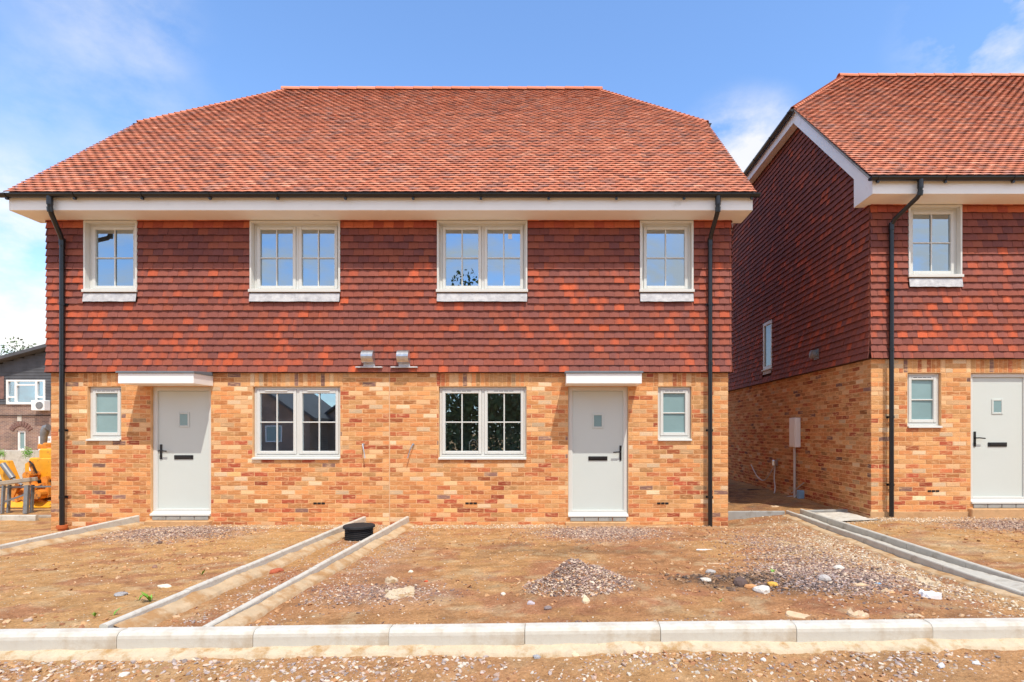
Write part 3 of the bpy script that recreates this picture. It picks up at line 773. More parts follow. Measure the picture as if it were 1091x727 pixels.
# vent cowls, pipe stubs on the left pair
for cx in (-.31, .27):
    c = MB(); seg = 14; n0 = 0; zc = 2.73; w = .095
    for x in (cx - w, cx + w):
        for k in range(seg + 1):
            t = math.radians(85 - 200 * k / seg); c.v.append((x, -.10 - .12 * math.cos(t), zc + .11 * math.sin(t)))
    m_ = seg + 1
    for k in range(seg): c.f.append((k, k + 1, m_ + k + 1, m_ + k))
    for b in (0, m_): c.f.append(tuple(b + k for k in range(m_)))
    cw = c.build('vent_cowl', M['steel'], H1)
    c = MB(); c.box(cx - .09, cx + .09, -.10, -.04, 2.57, 2.66); c.box(cx - .22, cx + .22, -.115, -.045, 2.55, 2.572); c.build('cowl_flashing', M['lead'], cw, bevel=.003)
for (x, lean) in ((-.43, -.02), (.40, .03)):
    c = MB(); c.tube([(x, .0, 1.28), (x, -.05, 1.29), (x - lean, -.07, 1.22), (x - lean * 2, -.075, 1.12), (x - lean * 2.5, -.08, 1.06)], .009, 8)
    c.tube([(x + .0, -.0, 1.285), (x, -.03, 1.285)], .02, 10); c.build('pipe_tail', M['steel'], H1)
# kitchen tap seen through the right-hand ground-floor window
tp = MB(); x = 1.28; tp.tube([(x, .34, 1.02), (x, .34, 1.28)] + [(x + .07 - .07 * math.cos(t), .34, 1.28 + .08 * math.sin(t)) for t in [i * math.pi / 8 for i in range(9)]] + [(x + .14, .34, 1.22)], .011, 8)
tp.build('kitchen_tap', M['chrome'], H1, smooth=True)
ct = MB(); ct.box(.85, 2.25, .23, .78, .93, .97); ct.build('worktop', M['grey_metal'], H1)

# side wall of the right house: window, vents, meter box, cables (local coordinates of H2)
def side_parts():
    X = -HW
    w = MB(); y0, y1, z0, z1 = 3.98, 4.52, 2.80, 3.95
    def bx(mb, ya, yb, za, zb, xa, xb): mb.box(xa, xb, ya, yb, za, zb)
    bx(w, y0, y0 + .06, z0, z1, X - .05, X + .02); bx(w, y1 - .06, y1, z0, z1, X - .05, X + .02)
    bx(w, y0 + .06, y1 - .06, z0, z0 + .08, X - .05, X + .02); bx(w, y0 + .06, y1 - .06, z1 - .08, z1, X - .05, X + .02)
    win = w.build('window', M['upvc'], H2, bevel=.004)
    g = MB(); bx(g, y0 + .06, y1 - .06, z0 + .08, z1 - .08, X - .02, X - .013); g.build('pane', M['frosted'], win)
    g = MB(); bx(g, y0 - .02, y1 + .02, z0 - .03, z0 - .002, X - .09, X); g.build('sill', M['trim'], win, bevel=.003)
    g = MB(); bx(g, y0 + .02, y1 - .02, z0 - .12, z0 - .04, X - .062, X - .055); g.build('lead_flashing', M['lead'], win)
    for (y, z) in ((1.75, 2.80), (7.3, 3.55)):
        c = MB(); c.lathe([(.05, 0), (.06, -.07), (.085, -.08), (.085, -.13), (.05, -.15)], (X - .03, y, z), 14, 'x')
        # lathe along x starts at wall and comes outwards
        cc = c.build('flue_terminal', M['grey_metal'], H2, smooth=True)
        p = MB(); bx(p, y - .1, y + .1, z - .1, z + .1, X - .066, X - .06); p.build('flue_plate', M['grey_metal'], cc)
    y0, y1, z0, z1 = 2.55, 2.86, .95, 1.58
    b = MB(); bx(b, y0, y1, z0, z1, X - .12, X - .001); box = b.build('meter_box', M['meter'], H2, bevel=.012)
    d = MB(); bx(d, y0 + .03, y1 - .03, z0 + .03, z1 - .03, X - .128, X - .121); d.build('meter_box_door', M['meter'], box, bevel=.002)
    p = MB(); p.tube([(X - .06, 2.72, z0), (X - .06, 2.72, -.16)], .028, 10); p.build('conduit', M['plastic_pipe'], box, smooth=True)
    p = MB(); bx(p, 2.38, 2.5, -.14, .06, X - .12, X - .001); p.build('junction_box', M['blue'], box, bevel=.01)
    s = MB(); bx(s, 3.72, 3.86, .48, .62, X - .09, X - .001); so = s.build('socket_box', M['steel'], H2, bevel=.01)
    def cab(pts, par, r=.014):
        # smooth with Catmull-Rom
        P = [Vector(p) for p in pts]; out = []
        for i in range(len(P) - 1):
            p0 = P[max(i - 1, 0)]; p1 = P[i]; p2 = P[i + 1]; p3 = P[min(i + 2, len(P) - 1)]
            for k in range(8):
                t = k / 8; out.append(.5 * ((2 * p1) + (p2 - p0) * t + (2 * p0 - 5 * p1 + 4 * p2 - p3) * t * t + (3 * p1 - p0 - 3 * p2 + p3) * t ** 3))
        out.append(P[-1]); MB().tube(out, r, 7).build('cable', M['plastic_pipe'], par, smooth=True)
    cab([(X - .05, 3.79, .5), (X - .12, 4.2, .12), (X - .12, 4.7, .16), (X - .06, 5.3, .42)], so)
    cab([(X - .05, 3.77, .5), (X - .08, 3.75, .2), (X - .12, 3.6, .0), (X - .2, 3.45, -.12)], so, .016)
    cab([(X - .06, 2.75, -.1), (X - .2, 2.9, -.15), (X - .28, 2.75, -.17), (X - .2, 2.55, -.15), (X - .06, 2.6, -.05)], box, .014)
    cab([(X - .06, 2.86, -.05), (X - .04, 2.6, .1), (X - .03, 2.35, .22)], box, .010)
side_parts()

# ------------------------------------------------------------------ kerbs and edgings
ORD = ['first', 'second', 'third', 'fourth', 'fifth', 'sixth', 'seventh', 'eighth', 'ninth', 'tenth', 'eleventh', 'twelfth']
def kerbstone(x0, x1, i):
    prof = [(KY0, -.16), (KY0, .135), (KY0 + .004, .155), (KY0 + .018, .172), (KY0 + .035, .178), (KY1 - .004, .18), (KY1, .176), (KY1, -.16)]
    mb = MB(); n0 = 0; st = [x0 + .0015, x0 + .006] + list(np.linspace(x0 + .1, x1 - .1, 4)) + [x1 - .006, x1 - .0015]
    dy = random.uniform(-.004, .004); dzz = random.uniform(-.0025, .0025)
    cx, cy, cz = (x0 + x1) / 2, (KY0 + KY1) / 2, .011 * (x0 + x1) / 2
    for k, x in enumerate(st):
        ins = .0025 if k in (0, len(st) - 1) else 0
        for (y, z) in prof:
            yy = (y - cy) * (1 - ins * 14) ; zz = z - ins + .011 * (x - cx) + dzz + random.uniform(-.0006, .0006)
            mb.v.append((x - cx, yy + dy, zz))
    m_ = len(prof)
    for k in range(len(st) - 1):
        for q in range(m_): q2 = (q + 1) % m_; mb.f.append((k * m_ + q, k * m_ + q2, (k + 1) * m_ + q2, (k + 1) * m_ + q))
    mb.f.append(tuple(range(m_))); e = (len(st) - 1) * m_; mb.f.append(tuple(e + q for q in range(m_)))
    o = mb.build('kerb_stone', M['concrete_warm'], None); o.location = (cx, cy, cz)
    return o
kx = [-1.112 + .916 * k for k in range(-4, 6)]
nv = 0
for i in range(len(kx) - 1):
    o = kerbstone(kx[i], kx[i + 1], i)
    vis = len([0 for q in range(i + 1)])
    tag(o, f'{ORD[vis - 1]} stone from the left in the long pale road kerb at the front', 'kerb stone', 'kerb stones along the front of the plots')
# haunch strip in front of the kerb
def strip(name, pts, kind='structure', mat=None, wob=.02, seed=0, hi=.04):
    """ragged low ridge of mortar laid along a kerb: pts = [(x,y)] inner edge, width vector"""
    rs = np.random.RandomState(seed)
    (xa, ya), (xb, yb), (wx, wy) = pts; L = math.hypot(xb - xa, yb - ya); n = int(L / .03); m_ = 9
    V = []; wn = np.cumsum(rs.randn(n + 1)) * .12; wn = wn - np.convolve(wn, np.ones(25) / 25, 'same'); wn = np.clip(wn, -1, 1)
    for i in range(n + 1):
        t = i / n; x = xa + (xb - xa) * t; y = ya + (yb - ya) * t
        wd = 1 + wn[i] * wob * 10
        for k in range(m_):
            s = k / (m_ - 1); xx = x + wx * wd * s; yy = y + wy * wd * s
            lift = hi * (1 - s) ** .8 * (1 + .3 * wn[i]) + (.012 if s < 1 else -.03) + .004 * float(vnoise(xx, yy, 9))
            V.append((xx, yy, float(zbase(xx, yy)) + (float(zg(xx, yy)) - float(zbase(xx, yy))) * .6 + lift))
    V = np.array(V); i, j = np.meshgrid(np.arange(n), np.arange(m_ - 1), indexing='ij'); a = (i * m_ + j).ravel()
    o = quads_mesh(name, V, np.stack([a, a + 1, a + 1 + m_, a + m_], -1), None, mat or M['haunch'])
    o.data.polygons.foreach_set('use_smooth', [True] * len(o.data.polygons))
    tag(o, kind=kind); return o
strip('kerb_haunch', [(-5.0, KY0 + .01), (4.4, KY0 + .01), (0, -.095)], mat=M['haunch_white'], wob=.08, seed=3, hi=.035)

def edging_run(xc, w, ya, yb, za, zb, n, mat, where, grp, order='wall', along='y'):
    for i in range(n):
        t0, t1 = i / n, (i + 1) / n
        y0 = ya + (yb - ya) * t0; y1 = ya + (yb - ya) * t1; z0 = za + (zb - za) * t0; z1 = za + (zb - za) * t1
        L = abs(y1 - y0); cy = (y0 + y1) / 2; cz = (z0 + z1) / 2; mb = MB(); r = w / 2
        prof = [(-r, -.26), (-r, -.012), (-r + .006, -.003), (-r + .014, 0), (r - .014, 0), (r - .006, -.003), (r, -.012), (r, -.26)]
        sgn = 1 if y1 > y0 else -1
        for k, s in enumerate((-.5, .5)):
            yy = sgn * s * (L - .006); zz = (z1 - z0) * s
            for (u, z) in prof: mb.v.append(((u, yy, z + zz) if along == 'y' else (yy, u, z + zz)))
        m_ = len(prof)
        for q in range(m_): q2 = (q + 1) % m_; mb.f.append((q, q2, m_ + q2, m_ + q))
        mb.f.append(tuple(range(m_))); mb.f.append(tuple(range(m_, 2 * m_)))
        o = mb.build('edging_stone', mat, None)
        jx = random.uniform(-.004, .004); jz = random.uniform(-.003, .003)
        o.location = (xc + jx, cy, cz + jz) if along == 'y' else (cy, xc + jx, cz + jz)
        lab = (f'{ORD[i]} stone {where}') if n > 1 else where
        tag(o, lab, 'edging stone', grp)
XA, XB, XC = -3.13, -2.42, -6.85
edging_run(XA, .06, -.06, -5.25, .10, .165, 6, M['concrete'], 'from the house in the pale edging running left of the black ring stack', 'edging stones laid across the plots')
edging_run(XB, .055, -.06, -5.25, .10, .150, 6, M['concrete'], 'from the house in the pale edging running right of the black ring stack', 'edging stones laid across the plots')
edging_run(XC, .06, -.10, -5.25, .125, .06, 6, M['concrete'], 'from the house in the edging beside the far left door', 'edging stones laid across the plots')
edging_run(4.15, .05, .60, -5.2, .10, .08, 6, M['concrete_mid'], 'from the gap in the nearer dark edging of the double row at right', 'edging stones laid across the plots')
edging_run(4.40, .06, .60, -5.2, .13, .115, 6, M['concrete_mid'], 'from the gap in the farther edging of the double row at right', 'edging stones laid across the plots')
edging_run(.62, .05, 2.93, 4.10, .085, .09, 1, M['concrete_dark'], 'short edging stone across the gap, touching the left pair of houses', 'edging stones laid across the plots', along='x')
edging_run(.62, .05, 4.45, 5.22, .10, .115, 1, M['concrete_dark'], 'short edging stone across the gap, touching the shaded side wall', 'edging stones laid across the plots', along='x')
edging_run(1.05, .06, -9.6, -15, -.05, -.08, 1, M['concrete'], 'long edging stone left of the house in front of the yellow machine', 'edging stones laid across the plots', along='x')
strip('edging_haunch', [(XA + .03, -.1), (XA + .03, -5.2), (.13, 0)], seed=5, hi=.055)
strip('edging_haunch', [(XB + .03, -.1), (XB + .03, -5.2), (.12, 0)], seed=6, hi=.045)
strip('edging_haunch', [(XC + .03, -.15), (XC + .03, -5.2), (.12, 0)], seed=7, hi=.05)
strip('edging_haunch', [(4.12, .5), (4.12, -5.2), (-.12, 0)], seed=8, hi=.012, mat=M['haunch'])
strip('edging_haunch', [(4.17, .5), (4.17, -5.2), (.195, 0)], seed=9, hi=.03, mat=M['concrete_mid'], wob=.0)
strip('edging_haunch', [(4.46, .55), (4.46, -.32), (.8, 0)], seed=10, hi=.012, mat=M['concrete'])

# ------------------------------------------------------------------ stones
ICO_V = []; phi = (1 + 5 ** .5) / 2
for a in (-1, 1):
    for b in (-phi, phi): ICO_V += [(0, a, b), (a, b, 0), (b, 0, a)]
bm = bmesh.new(); bmesh.ops.create_icosphere(bm, subdivisions=1, radius=1)
ICO_V = np.array([tuple(v.co) for v in bm.verts]); ICO_F = np.array([[v.index for v in f.verts] for f in bm.faces]); bm.free()
def stones_mesh(name, P, S, cols, flat=.6, sink=.42, mat=None):
    n = len(P); k = len(ICO_V)
    V = ICO_V[None] * (1 + .28 * R.randn(n, k, 1)) * np.stack([np.ones(n), .6 + .4 * R.rand(n), flat * (.6 + .6 * R.rand(n))], -1)[:, None, :]
    t = R.rand(n) * 6.28; c, s = np.cos(t), np.sin(t)
    x = V[..., 0] * c[:, None] - V[..., 1] * s[:, None]; y = V[..., 0] * s[:, None] + V[..., 1] * c[:, None]
    tl = R.randn(n, 1) * .35; z = V[..., 2] + x * tl
    V = np.stack([x, y, z], -1) * S[:, None, None] + P[:, None, :]; V[..., 2] += (S * flat * (1 - 2 * sink))[:, None]* .6
    F = (np.arange(n)[:, None, None] * k + ICO_F[None]).reshape(-1, 3)
    return quads_mesh(name, V.reshape(-1, 3), F, np.repeat(cols, len(ICO_F), 0), mat or M['stone'])
CH = {'purple': np.array([[1.06, 1.0, .88]]) * np.array([[.36, .245, .22], [.45, .35, .32], [.22, .16, .155], [.55, .46, .40], [.36, .21, .14], [.62, .50, .40], [.28, .20, .19], [.15, .11, .105], [.20, .145, .14]]),
      'pale': np.array([[.66, .54, .38], [.58, .44, .28], [.72, .64, .52], [.48, .34, .22], [.40, .30, .22]]),
      'road': np.array([[.62, .50, .38], [.55, .42, .32], [.62, .55, .45], [.45, .32, .25], [.50, .41, .37], [.40, .22, .13], [.34, .27, .24], [.45, .26, .12]]),
      'dark': np.array([[.17, .11, .075], [.24, .15, .09], [.11, .08, .065], [.32, .19, .11]])}
def clear(X, Y, pad=.03):
    k = np.ones(len(X), bool)
    for xc, w in ((XA, .06), (XB, .06), (XC, .06)): k &= ~((abs(X - xc) < w / 2 + .005) & (Y > -5.3) & (Y < 0))
    k &= ~((X > 4.11) & (X < 4.45) & (Y < .65) & (Y > -5.3))
    k &= ~((Y > KY0 - .005) & (Y < KY1 + .005))
    k &= ~((Y > -.02) & (X > -8.4) & (X < 2.92)); k &= ~((Y > -.03) & (X > 5.25))
    return k
def scatter(name, label, n, fx, smin, smax, pal, sd_density=None, flat=.6, pw=2.5):
    X, Y = fx(n); k = clear(X, Y)
    if sd_density is not None: k &= R.rand(n) < sd_density(X, Y)
    X, Y = X[k], Y[k]; n = len(X)
    S = smin + (smax - smin) * R.rand(n) ** pw
    c = CH[pal][R.randint(0, len(CH[pal]), n)] * (1 + .12 * R.randn(n, 1))
    o = stones_mesh(name, np.stack([X, Y, zg(X, Y)], -1), S, np.clip(c, .03, .9), flat)
    tag(o, label, 'stones', kind='stuff'); return o
uni = lambda x0, x1, y0, y1: (lambda n: (R.uniform(x0, x1, n), R.uniform(y0, y1, n)))
gau = lambda cx, cy, sx, sy: (lambda n: (cx + sx * R.randn(n), cy + sy * R.randn(n)))
scatter('road_gravel', 'loose pale and brown gravel strewn on the dirt in front of the long kerb', 34000, uni(-5.5, 5.5, -6.9, -5.44), .003, .021, 'road', lambda X, Y: np.clip(.40 + 1.9 * fbm(X, Y, 1.8, 4) - .05 * X, .06, 1), pw=2.6)
scatter('chippings', 'purple grey slate chippings heaped in a small pile', 6500, gau(.22, -4.15, .23, .17), .007, .021, 'purple', lambda X, Y: 1.0 * (blob(X, Y, .22, -4.15, .48, .34, 4) > .3), flat=.4)
scatter('chippings', 'purple chippings spread below the middle door', 7500, gau(.72, -.88, .44, .30), .006, .018, 'purple', flat=.5)
scatter('chippings', 'purple chippings spread below the far left door', 7500, gau(-5.65, -.88, .46, .30), .006, .018, 'purple', flat=.5)
scatter('chippings', 'purple chippings spread below the right hand house door', 5000, gau(7.0, -.8, .5, .28), .006, .018, 'purple', flat=.5)
scatter('chippings', 'purple and white chippings spread over the right of the middle plot', 8500, gau(2.75, -3.65, .36, .36), .006, .021, 'purple', flat=.5)
scatter('chippings', 'thin trail of chippings leading back towards the gap', 3800, gau(2.85, -2.3, .38, .8), .006, .019, 'purple', flat=.5)
scatter('pebbles', 'pale pebbles lying along the foot of the left pair of houses', 7000, uni(-8, 2.9, -.5, -.03), .005, .016, 'pale', lambda X, Y: np.clip(.55 + Y * .6 + 1.3 * fbm(X, Y, 1.5, 3), 0, 1) * (abs(X + 6.4) > .9) * (abs(X - 1.0) > .85))
scatter('pebbles', 'pale pebbles beside the double edging at right', 5500, gau(3.75, -2.6, .22, 1.4), .005, .018, 'pale', lambda X, Y: (X < 4.1) * .9)
scatter('pebbles', 'pale pebbles on the plot of the right hand house', 2500, gau(5.6, -.25, .8, .13), .005, .016, 'pale')
scatter('pebbles', 'small grit scattered over the left plot', 2600, uni(-6.8, -3.2, -5.2, -.2), .003, .010, 'pale', pw=3)
scatter('pebbles', 'small grit scattered between the two pale edgings', 2600, uni(-3.1, -2.45, -5.2, -.1), .004, .016, 'road', lambda X, Y: .2 + .8 * (X > -2.85), pw=3)
scatter('pebbles', 'small grit scattered over the middle plot', 5200, uni(-2.4, 4.1, -5.22, -.3), .003, .013, 'road', lambda X, Y: np.clip(.5 + 1.4 * fbm(X, Y, 1.3, 3), .1, 1), pw=3.5)
scatter('pebbles', 'grit along the right side of the ring stack edging', 2600, gau(-2.05, -2.6, .13, 1.5), .004, .014, 'road', lambda X, Y: (X > -2.3) * .6, pw=2.5)
scatter('pebbles', 'gravel lying against the back of the long kerb', 2600, uni(-2.3, 4.0, -5.22, -5.0), .004, .016, 'purple', lambda X, Y: np.clip(.4 + 1.8 * fbm(X + 4, Y, 1.1, 2), 0, 1))
CH['earth'] = np.array([[.46, .24, .11], [.40, .19, .09], [.52, .29, .14], [.34, .16, .08], [.58, .38, .22]])
scatter('soil_clods', 'crumbs and clods of tan soil lying over all the plots', 15000, uni(-8, 7.5, -5.22, -.1), .004, .028, 'earth', lambda X, Y: np.clip(.42 + 2.2 * fbm(X + 3, Y + 8, 1.1, 4), .05, 1), pw=3.2)
scatter('soil_clods', 'crumbs and clods of brown soil on the dirt in front of the kerb', 9000, uni(-5.5, 5.5, -6.9, -5.45), .004, .022, 'earth', lambda X, Y: np.clip(.5 + 2 * fbm(X + 3, Y + 8, 1.4, 3), .05, 1), pw=2.6)
CH['burnt'] = np.array([[.16, .115, .10], [.26, .19, .17], [.09, .07, .065], [.42, .33, .30], [.36, .21, .13]])
scatter('chippings', 'blackened chippings on the near edge of the spread', 2600, gau(2.42, -4.05, .26, .11), .006, .022, 'burnt', flat=.5)
scatter('soil_clods', 'tan soil crumbs mixed into the chipping pile', 350, gau(.22, -4.15, .25, .18), .005, .022, 'earth')
scatter('soil_clods', 'dark clods of soil in the middle plot', 900, gau(1.75, -3.85, .30, .14), .006, .030, 'dark', flat=.6)
scatter('chippings', 'chippings and crumbs around the broken cement lump', 1600, gau(-1.55, -4.2, .33, .2), .005, .018, 'purple', flat=.5)
scatter('pebbles', 'small grit on the plot beyond the double edging', 1500, uni(4.5, 9, -5, -.2), .004, .013, 'pale', pw=3)

def rock(name, px, py, size, col, label, cat='stone', flat=.6, mat=None, grp=None):
    X, Y, Z = gp(px, py); n = 1
    bm = bmesh.new(); bmesh.ops.create_icosphere(bm, subdivisions=2, radius=1)
    sc = (size * random.uniform(.9, 1.1), size * random.uniform(.6, .8), size * flat)
    ph = random.random() * 50
    for v in bm.verts:
        d = 1 + .55 * float(vnoise(v.co.x + ph, v.co.y + v.co.z, 1.3)) + .25 * float(vnoise(v.co.x * 2 + ph, v.co.z + v.co.y * 2, 2.0))
        v.co = Vector((v.co.x * sc[0], v.co.y * sc[1], v.co.z * sc[2])) * d
    me = bpy.data.meshes.new(name); bm.to_mesh(me); bm.free()
    if mat is None:
        a = me.color_attributes.new('col', 'FLOAT_COLOR', 'CORNER')
        a.data.foreach_set('color', np.tile(np.array([*col, 1], np.float32), len(me.loops)))
    o = link(name, me, mat or M['stone']); o.location = (X, Y, Z + size * flat * .35); o.rotation_euler.z = random.random() * 1.5 - .7
    tag(o, label, cat, grp); return o
rock('rock', 812, 631, .085, (.66, .62, .56), 'white rounded rock among dark clods right of the pile', 'rock', .5)
rock('rock', 757, 611, .06, (.46, .43, .40), 'light grey rock behind the dark clods', 'rock', .5)
rock('rock', 752, 619, .05, (.62, .56, .48), 'pale flat rock in front of the light grey one', 'rock', .4)
rock('rock', 764, 616, .04, (.16, .11, .10), 'dark brown stone beside the light grey rock', 'rock', .6)
rock('brick_fragment', 789, 624, .06, (.13, .09, .08), 'dark upright lump in the soil clods', 'rubble', 1.0)
rock('brick_fragment', 800, 627, .055, (.60, .30, .13), 'orange broken brick beside the white rounded rock', 'rubble', .6)
rock('brick_fragment', 823, 624, .045, (.72, .40, .08), 'yellow stone at the left edge of the chippings spread', 'rubble', .6)
rock('rock', 879, 619, .07, (.48, .44, .41), 'grey lump on the chippings spread', 'rock', .6)
rock('rock', 893, 606, .09, (.66, .60, .52), 'whitish slab lying across the chippings spread', 'rock', .35)
rock('rock', 536, 634, .028, (.74, .66, .56), 'small pale stone left of the chipping pile', 'rock')
rock('rock', 566, 644, .034, (.50, .44, .46), 'grey pink stone in front of the chipping pile at left', 'rock')
rock('rock', 584, 649, .036, (.24, .19, .18), 'dark stone with crumbs in front of the chipping pile', 'rock')
rock('rock', 624, 642, .035, (.76, .62, .42), 'upright cream shard at the front foot of the chipping pile', 'rock', 1.2)
rock('rock', 611, 606, .045, (.74, .58, .44), 'tall cream shard on top of the chipping pile', 'rock', 1.3)
rock('rock', 165, 605, .035, (.30, .17, .12), 'reddish brown stone alone on the left plot', 'rock')
rock('rock', 175, 626, .065, (.80, .72, .56), 'flat cream stone in the middle of the left plot', 'rock', .35)
rock('rock', 128, 634, .075, (.36, .34, .33), 'flat slate grey stone on the left plot', 'rock', .25)
rock('rock', 30, 662, .03, (.46, .36, .30), 'small brown stone near the kerb at far left', 'rock')
rock('rock', 170, 579, .04, (.16, .10, .08), 'dark lump at the edge of the chippings below the far left door', 'rock')
rock('brick_fragment', 294, 610, .06, (.45, .12, .06), 'red brick fragment between the two pale edgings', 'rubble', .5)
rock('brick_fragment', 454, 620, .02, (.60, .12, .05), 'tiny red brick chip behind the cement lump', 'rubble', .5)
rock('rock', 438, 610, .03, (.76, .68, .52), 'small cream stone behind the cement lump', 'rock')
for i, (px, py, s, c, l) in enumerate(((572, 701, .026, (.36, .36, .38), 'slate grey stone on the road gravel near the middle'), (612, 699, .034, (.72, .54, .36), 'tan stone on the road gravel right of the slate grey one'),
        (1003, 711, .032, (.60, .60, .62), 'grey white stone on the road dirt at right'), (1040, 708, .026, (.70, .70, .70), 'pale stone on the road dirt near the right edge'), (690, 694, .035, (.68, .54, .38), 'cream stone against the kerb haunch'),
        (133, 720, .026, (.70, .66, .60), 'pale stone in the road gravel at lower left'), (813, 704, .022, (.72, .68, .62), 'small white stone on the road dirt right of the middle'))):
    rock('rock', px, py, s, c, l, 'rock', .6)

def slab(name, px, py, w, d, t, col_mat, label, cat, rz=0, tilt=0, ragged=.2, bumpy=.3):
    X, Y, Z = gp(px, py); n = 28; mb = MB(); ph = random.random() * 40; rad = []
    for i in range(n):
        an = 2 * math.pi * i / n; rad.append(1 + ragged * 2.2 * float(fbm(math.cos(an) + ph, math.sin(an), 1.6, 3)))
    fr = (1, .93, .7, .45, .2)
    for k, f in enumerate(fr):
        for i in range(n):
            an = 2 * math.pi * i / n; c, s_ = math.cos(an), math.sin(an); x = w / 2 * rad[i] * f * math.copysign(abs(c) ** .6, c); y = d / 2 * rad[i] * f * math.copysign(abs(s_) ** .6, s_)
            mb.v.append((x, y, 0 if k == 0 else t * (.8 + bumpy * 1.6 * float(fbm(x * 30 + ph, y * 30, 1, 2)))))
    for k in range(len(fr) - 1):
        for i in range(n): j = (i + 1) % n; mb.f.append((k * n + i, k * n + j, (k + 1) * n + j, (k + 1) * n + i))
    mb.f.append(tuple((len(fr) - 1) * n + i for i in range(n)))
    o = mb.build(name, col_mat); o.location = (X, Y, Z - .002); o.rotation_euler = (tilt, tilt * .5, rz); tag(o, label, cat); return o
slab('cement_lump', 425, 634, .24, .24, .03, M['haunch_white'], 'broken cream cement lump on the left of the middle plot', 'cement lump', .3, .05, .4, 1.2)
slab('cement_lump', 418, 620, .13, .09, .04, M['haunch_white'], 'small cream crumb of cement behind the larger lump', 'cement lump', .1, .0, .35, 1)
slab('timber_offcut', 743 + 8, 586, .22, .03, .014, M['paper'], 'thin white strip lying on the middle plot below the door', 'strip', .03, 0, .05, .2)
slab('timber_offcut', 763, 601, .19, .028, .014, M['wood_pale'], 'thin tan stick behind the grey rock', 'strip', -.05, 0, .05, .2)
slab('board_offcut', 851, 657, .20, .10, .016, M['wood_pale'], 'flat tan board offcut against the back of the kerb', 'board', -.5, .10, .15, .4)
slab('board_offcut', 913, 656, .17, .09, .03, M['card'], 'crumpled tan card against the back of the kerb', 'card', .1, .1, .35, 1)
slab('board_offcut', 976, 657, .11, .06, .02, M['card'], 'small tan flake of card against the kerb at right', 'card', .1, 0, .3, 1)
slab('board_offcut', 918, 624, .16, .035, .02, M['wood_pale'], 'curled tan strip left of the blue scrap', 'strip', -.15, .05, .2, .6)
slab('board_offcut', 944, 630, .12, .05, .015, M['card'], 'pale torn card scrap below the blue scrap', 'card', .2, 0, .3, .8)
slab('plastic_scrap', 936, 622, .05, .03, .012, M['blue'], 'small blue plastic scrap on the right of the plot', 'scrap', .2, 0, .2, .5)
slab('cement_bag', 989, 622, .26, .20, .04, M['haunch_white'], 'crumpled cream cement bag near the double edging', 'bag', .5, .12, .3, 1)
slab('paper_scrap', 991, 637, .17, .11, .05, M['paper'], 'white crumpled paper in front of the cream cement bag', 'scrap', .2, .1, .3, .5)
slab('timber_offcut', 805, 522, .45, .12, .02, M['bark'], 'dark board lying in the shaded gap between the houses', 'board', .1, 0, .05, .3)
slab('board_offcut', 826, 540, .20, .12, .015, M['card'], 'tan card scrap just behind the edging across the gap', 'card', .1, 0, .3, .6)

# black ring stack
S0 = empty('inspection_chamber', (-2.73, -1.42, float(zg(-2.76, -1.42)) - .06), 'stack of black ribbed plastic chamber rings between two pale edgings', 'chamber rings')
for k in range(4):
    mb = MB(); z = k * .055; mb.lathe([(.165, z), (.19, z + .008), (.19, z + .020), (.175, z + .026), (.19, z + .034), (.19, z + .048), (.17, z + .054)], (0, 0, 0), 28); o = mb.build('ring', M['ring_black'], S0, smooth=True)
mb = MB(); mb.lathe([(.20, .222), (.215, .228), (.215, .252), (.205, .262), (.16, .264)], (0, 0, 0), 28); mb.build('cover', M['ring_black'], S0, smooth=True)

# weeds
def weed(px, py, h, n, label):
    X, Y, Z = gp(px, py); mb = MB()
    for i in range(n):
        a = random.random() * 6.28; l = h * random.uniform(.6, 1.1); w = l * .17; p = Vector((0, 0, 0)); d = Vector((math.cos(a) * .6, math.sin(a) * .6, 1)).normalized(); s = Vector((-math.sin(a), math.cos(a), 0))
        q = p + d * l * .55; e = q + (d + Vector((math.cos(a), math.sin(a), .1)) * .6).normalized() * l * .5
        k = len(mb.v); mb.v += [tuple(p - s * w * .2), tuple(p + s * w * .2), tuple(q + s * w), tuple(q - s * w), tuple(e)]
        mb.f += [(k, k + 1, k + 2, k + 3), (k + 3, k + 2, k + 4)]
    o = mb.build('weed', M['leaf_bright']); o.location = (X, Y, Z); tag(o, label, 'weed')
weed(160, 641, .11, 9, 'largest green weed beside the left pale edging')
weed(148, 640, .07, 6, 'low green sprig just left of the largest weed')
weed(121, 656, .07, 4, 'thin green weed near the kerb on the left plot')
weed(101, 657, .055, 4, 'tiny green weed near the kerb, left of the thin one')
weed(215, 613, .09, 2, 'single upright blade of weed on the left plot')
weed(823, 612, .05, 8, 'yellow green weed among the dark clods')
weed(768, 641, .001 + .03, 3, 'faint green seedling right of the chipping pile')

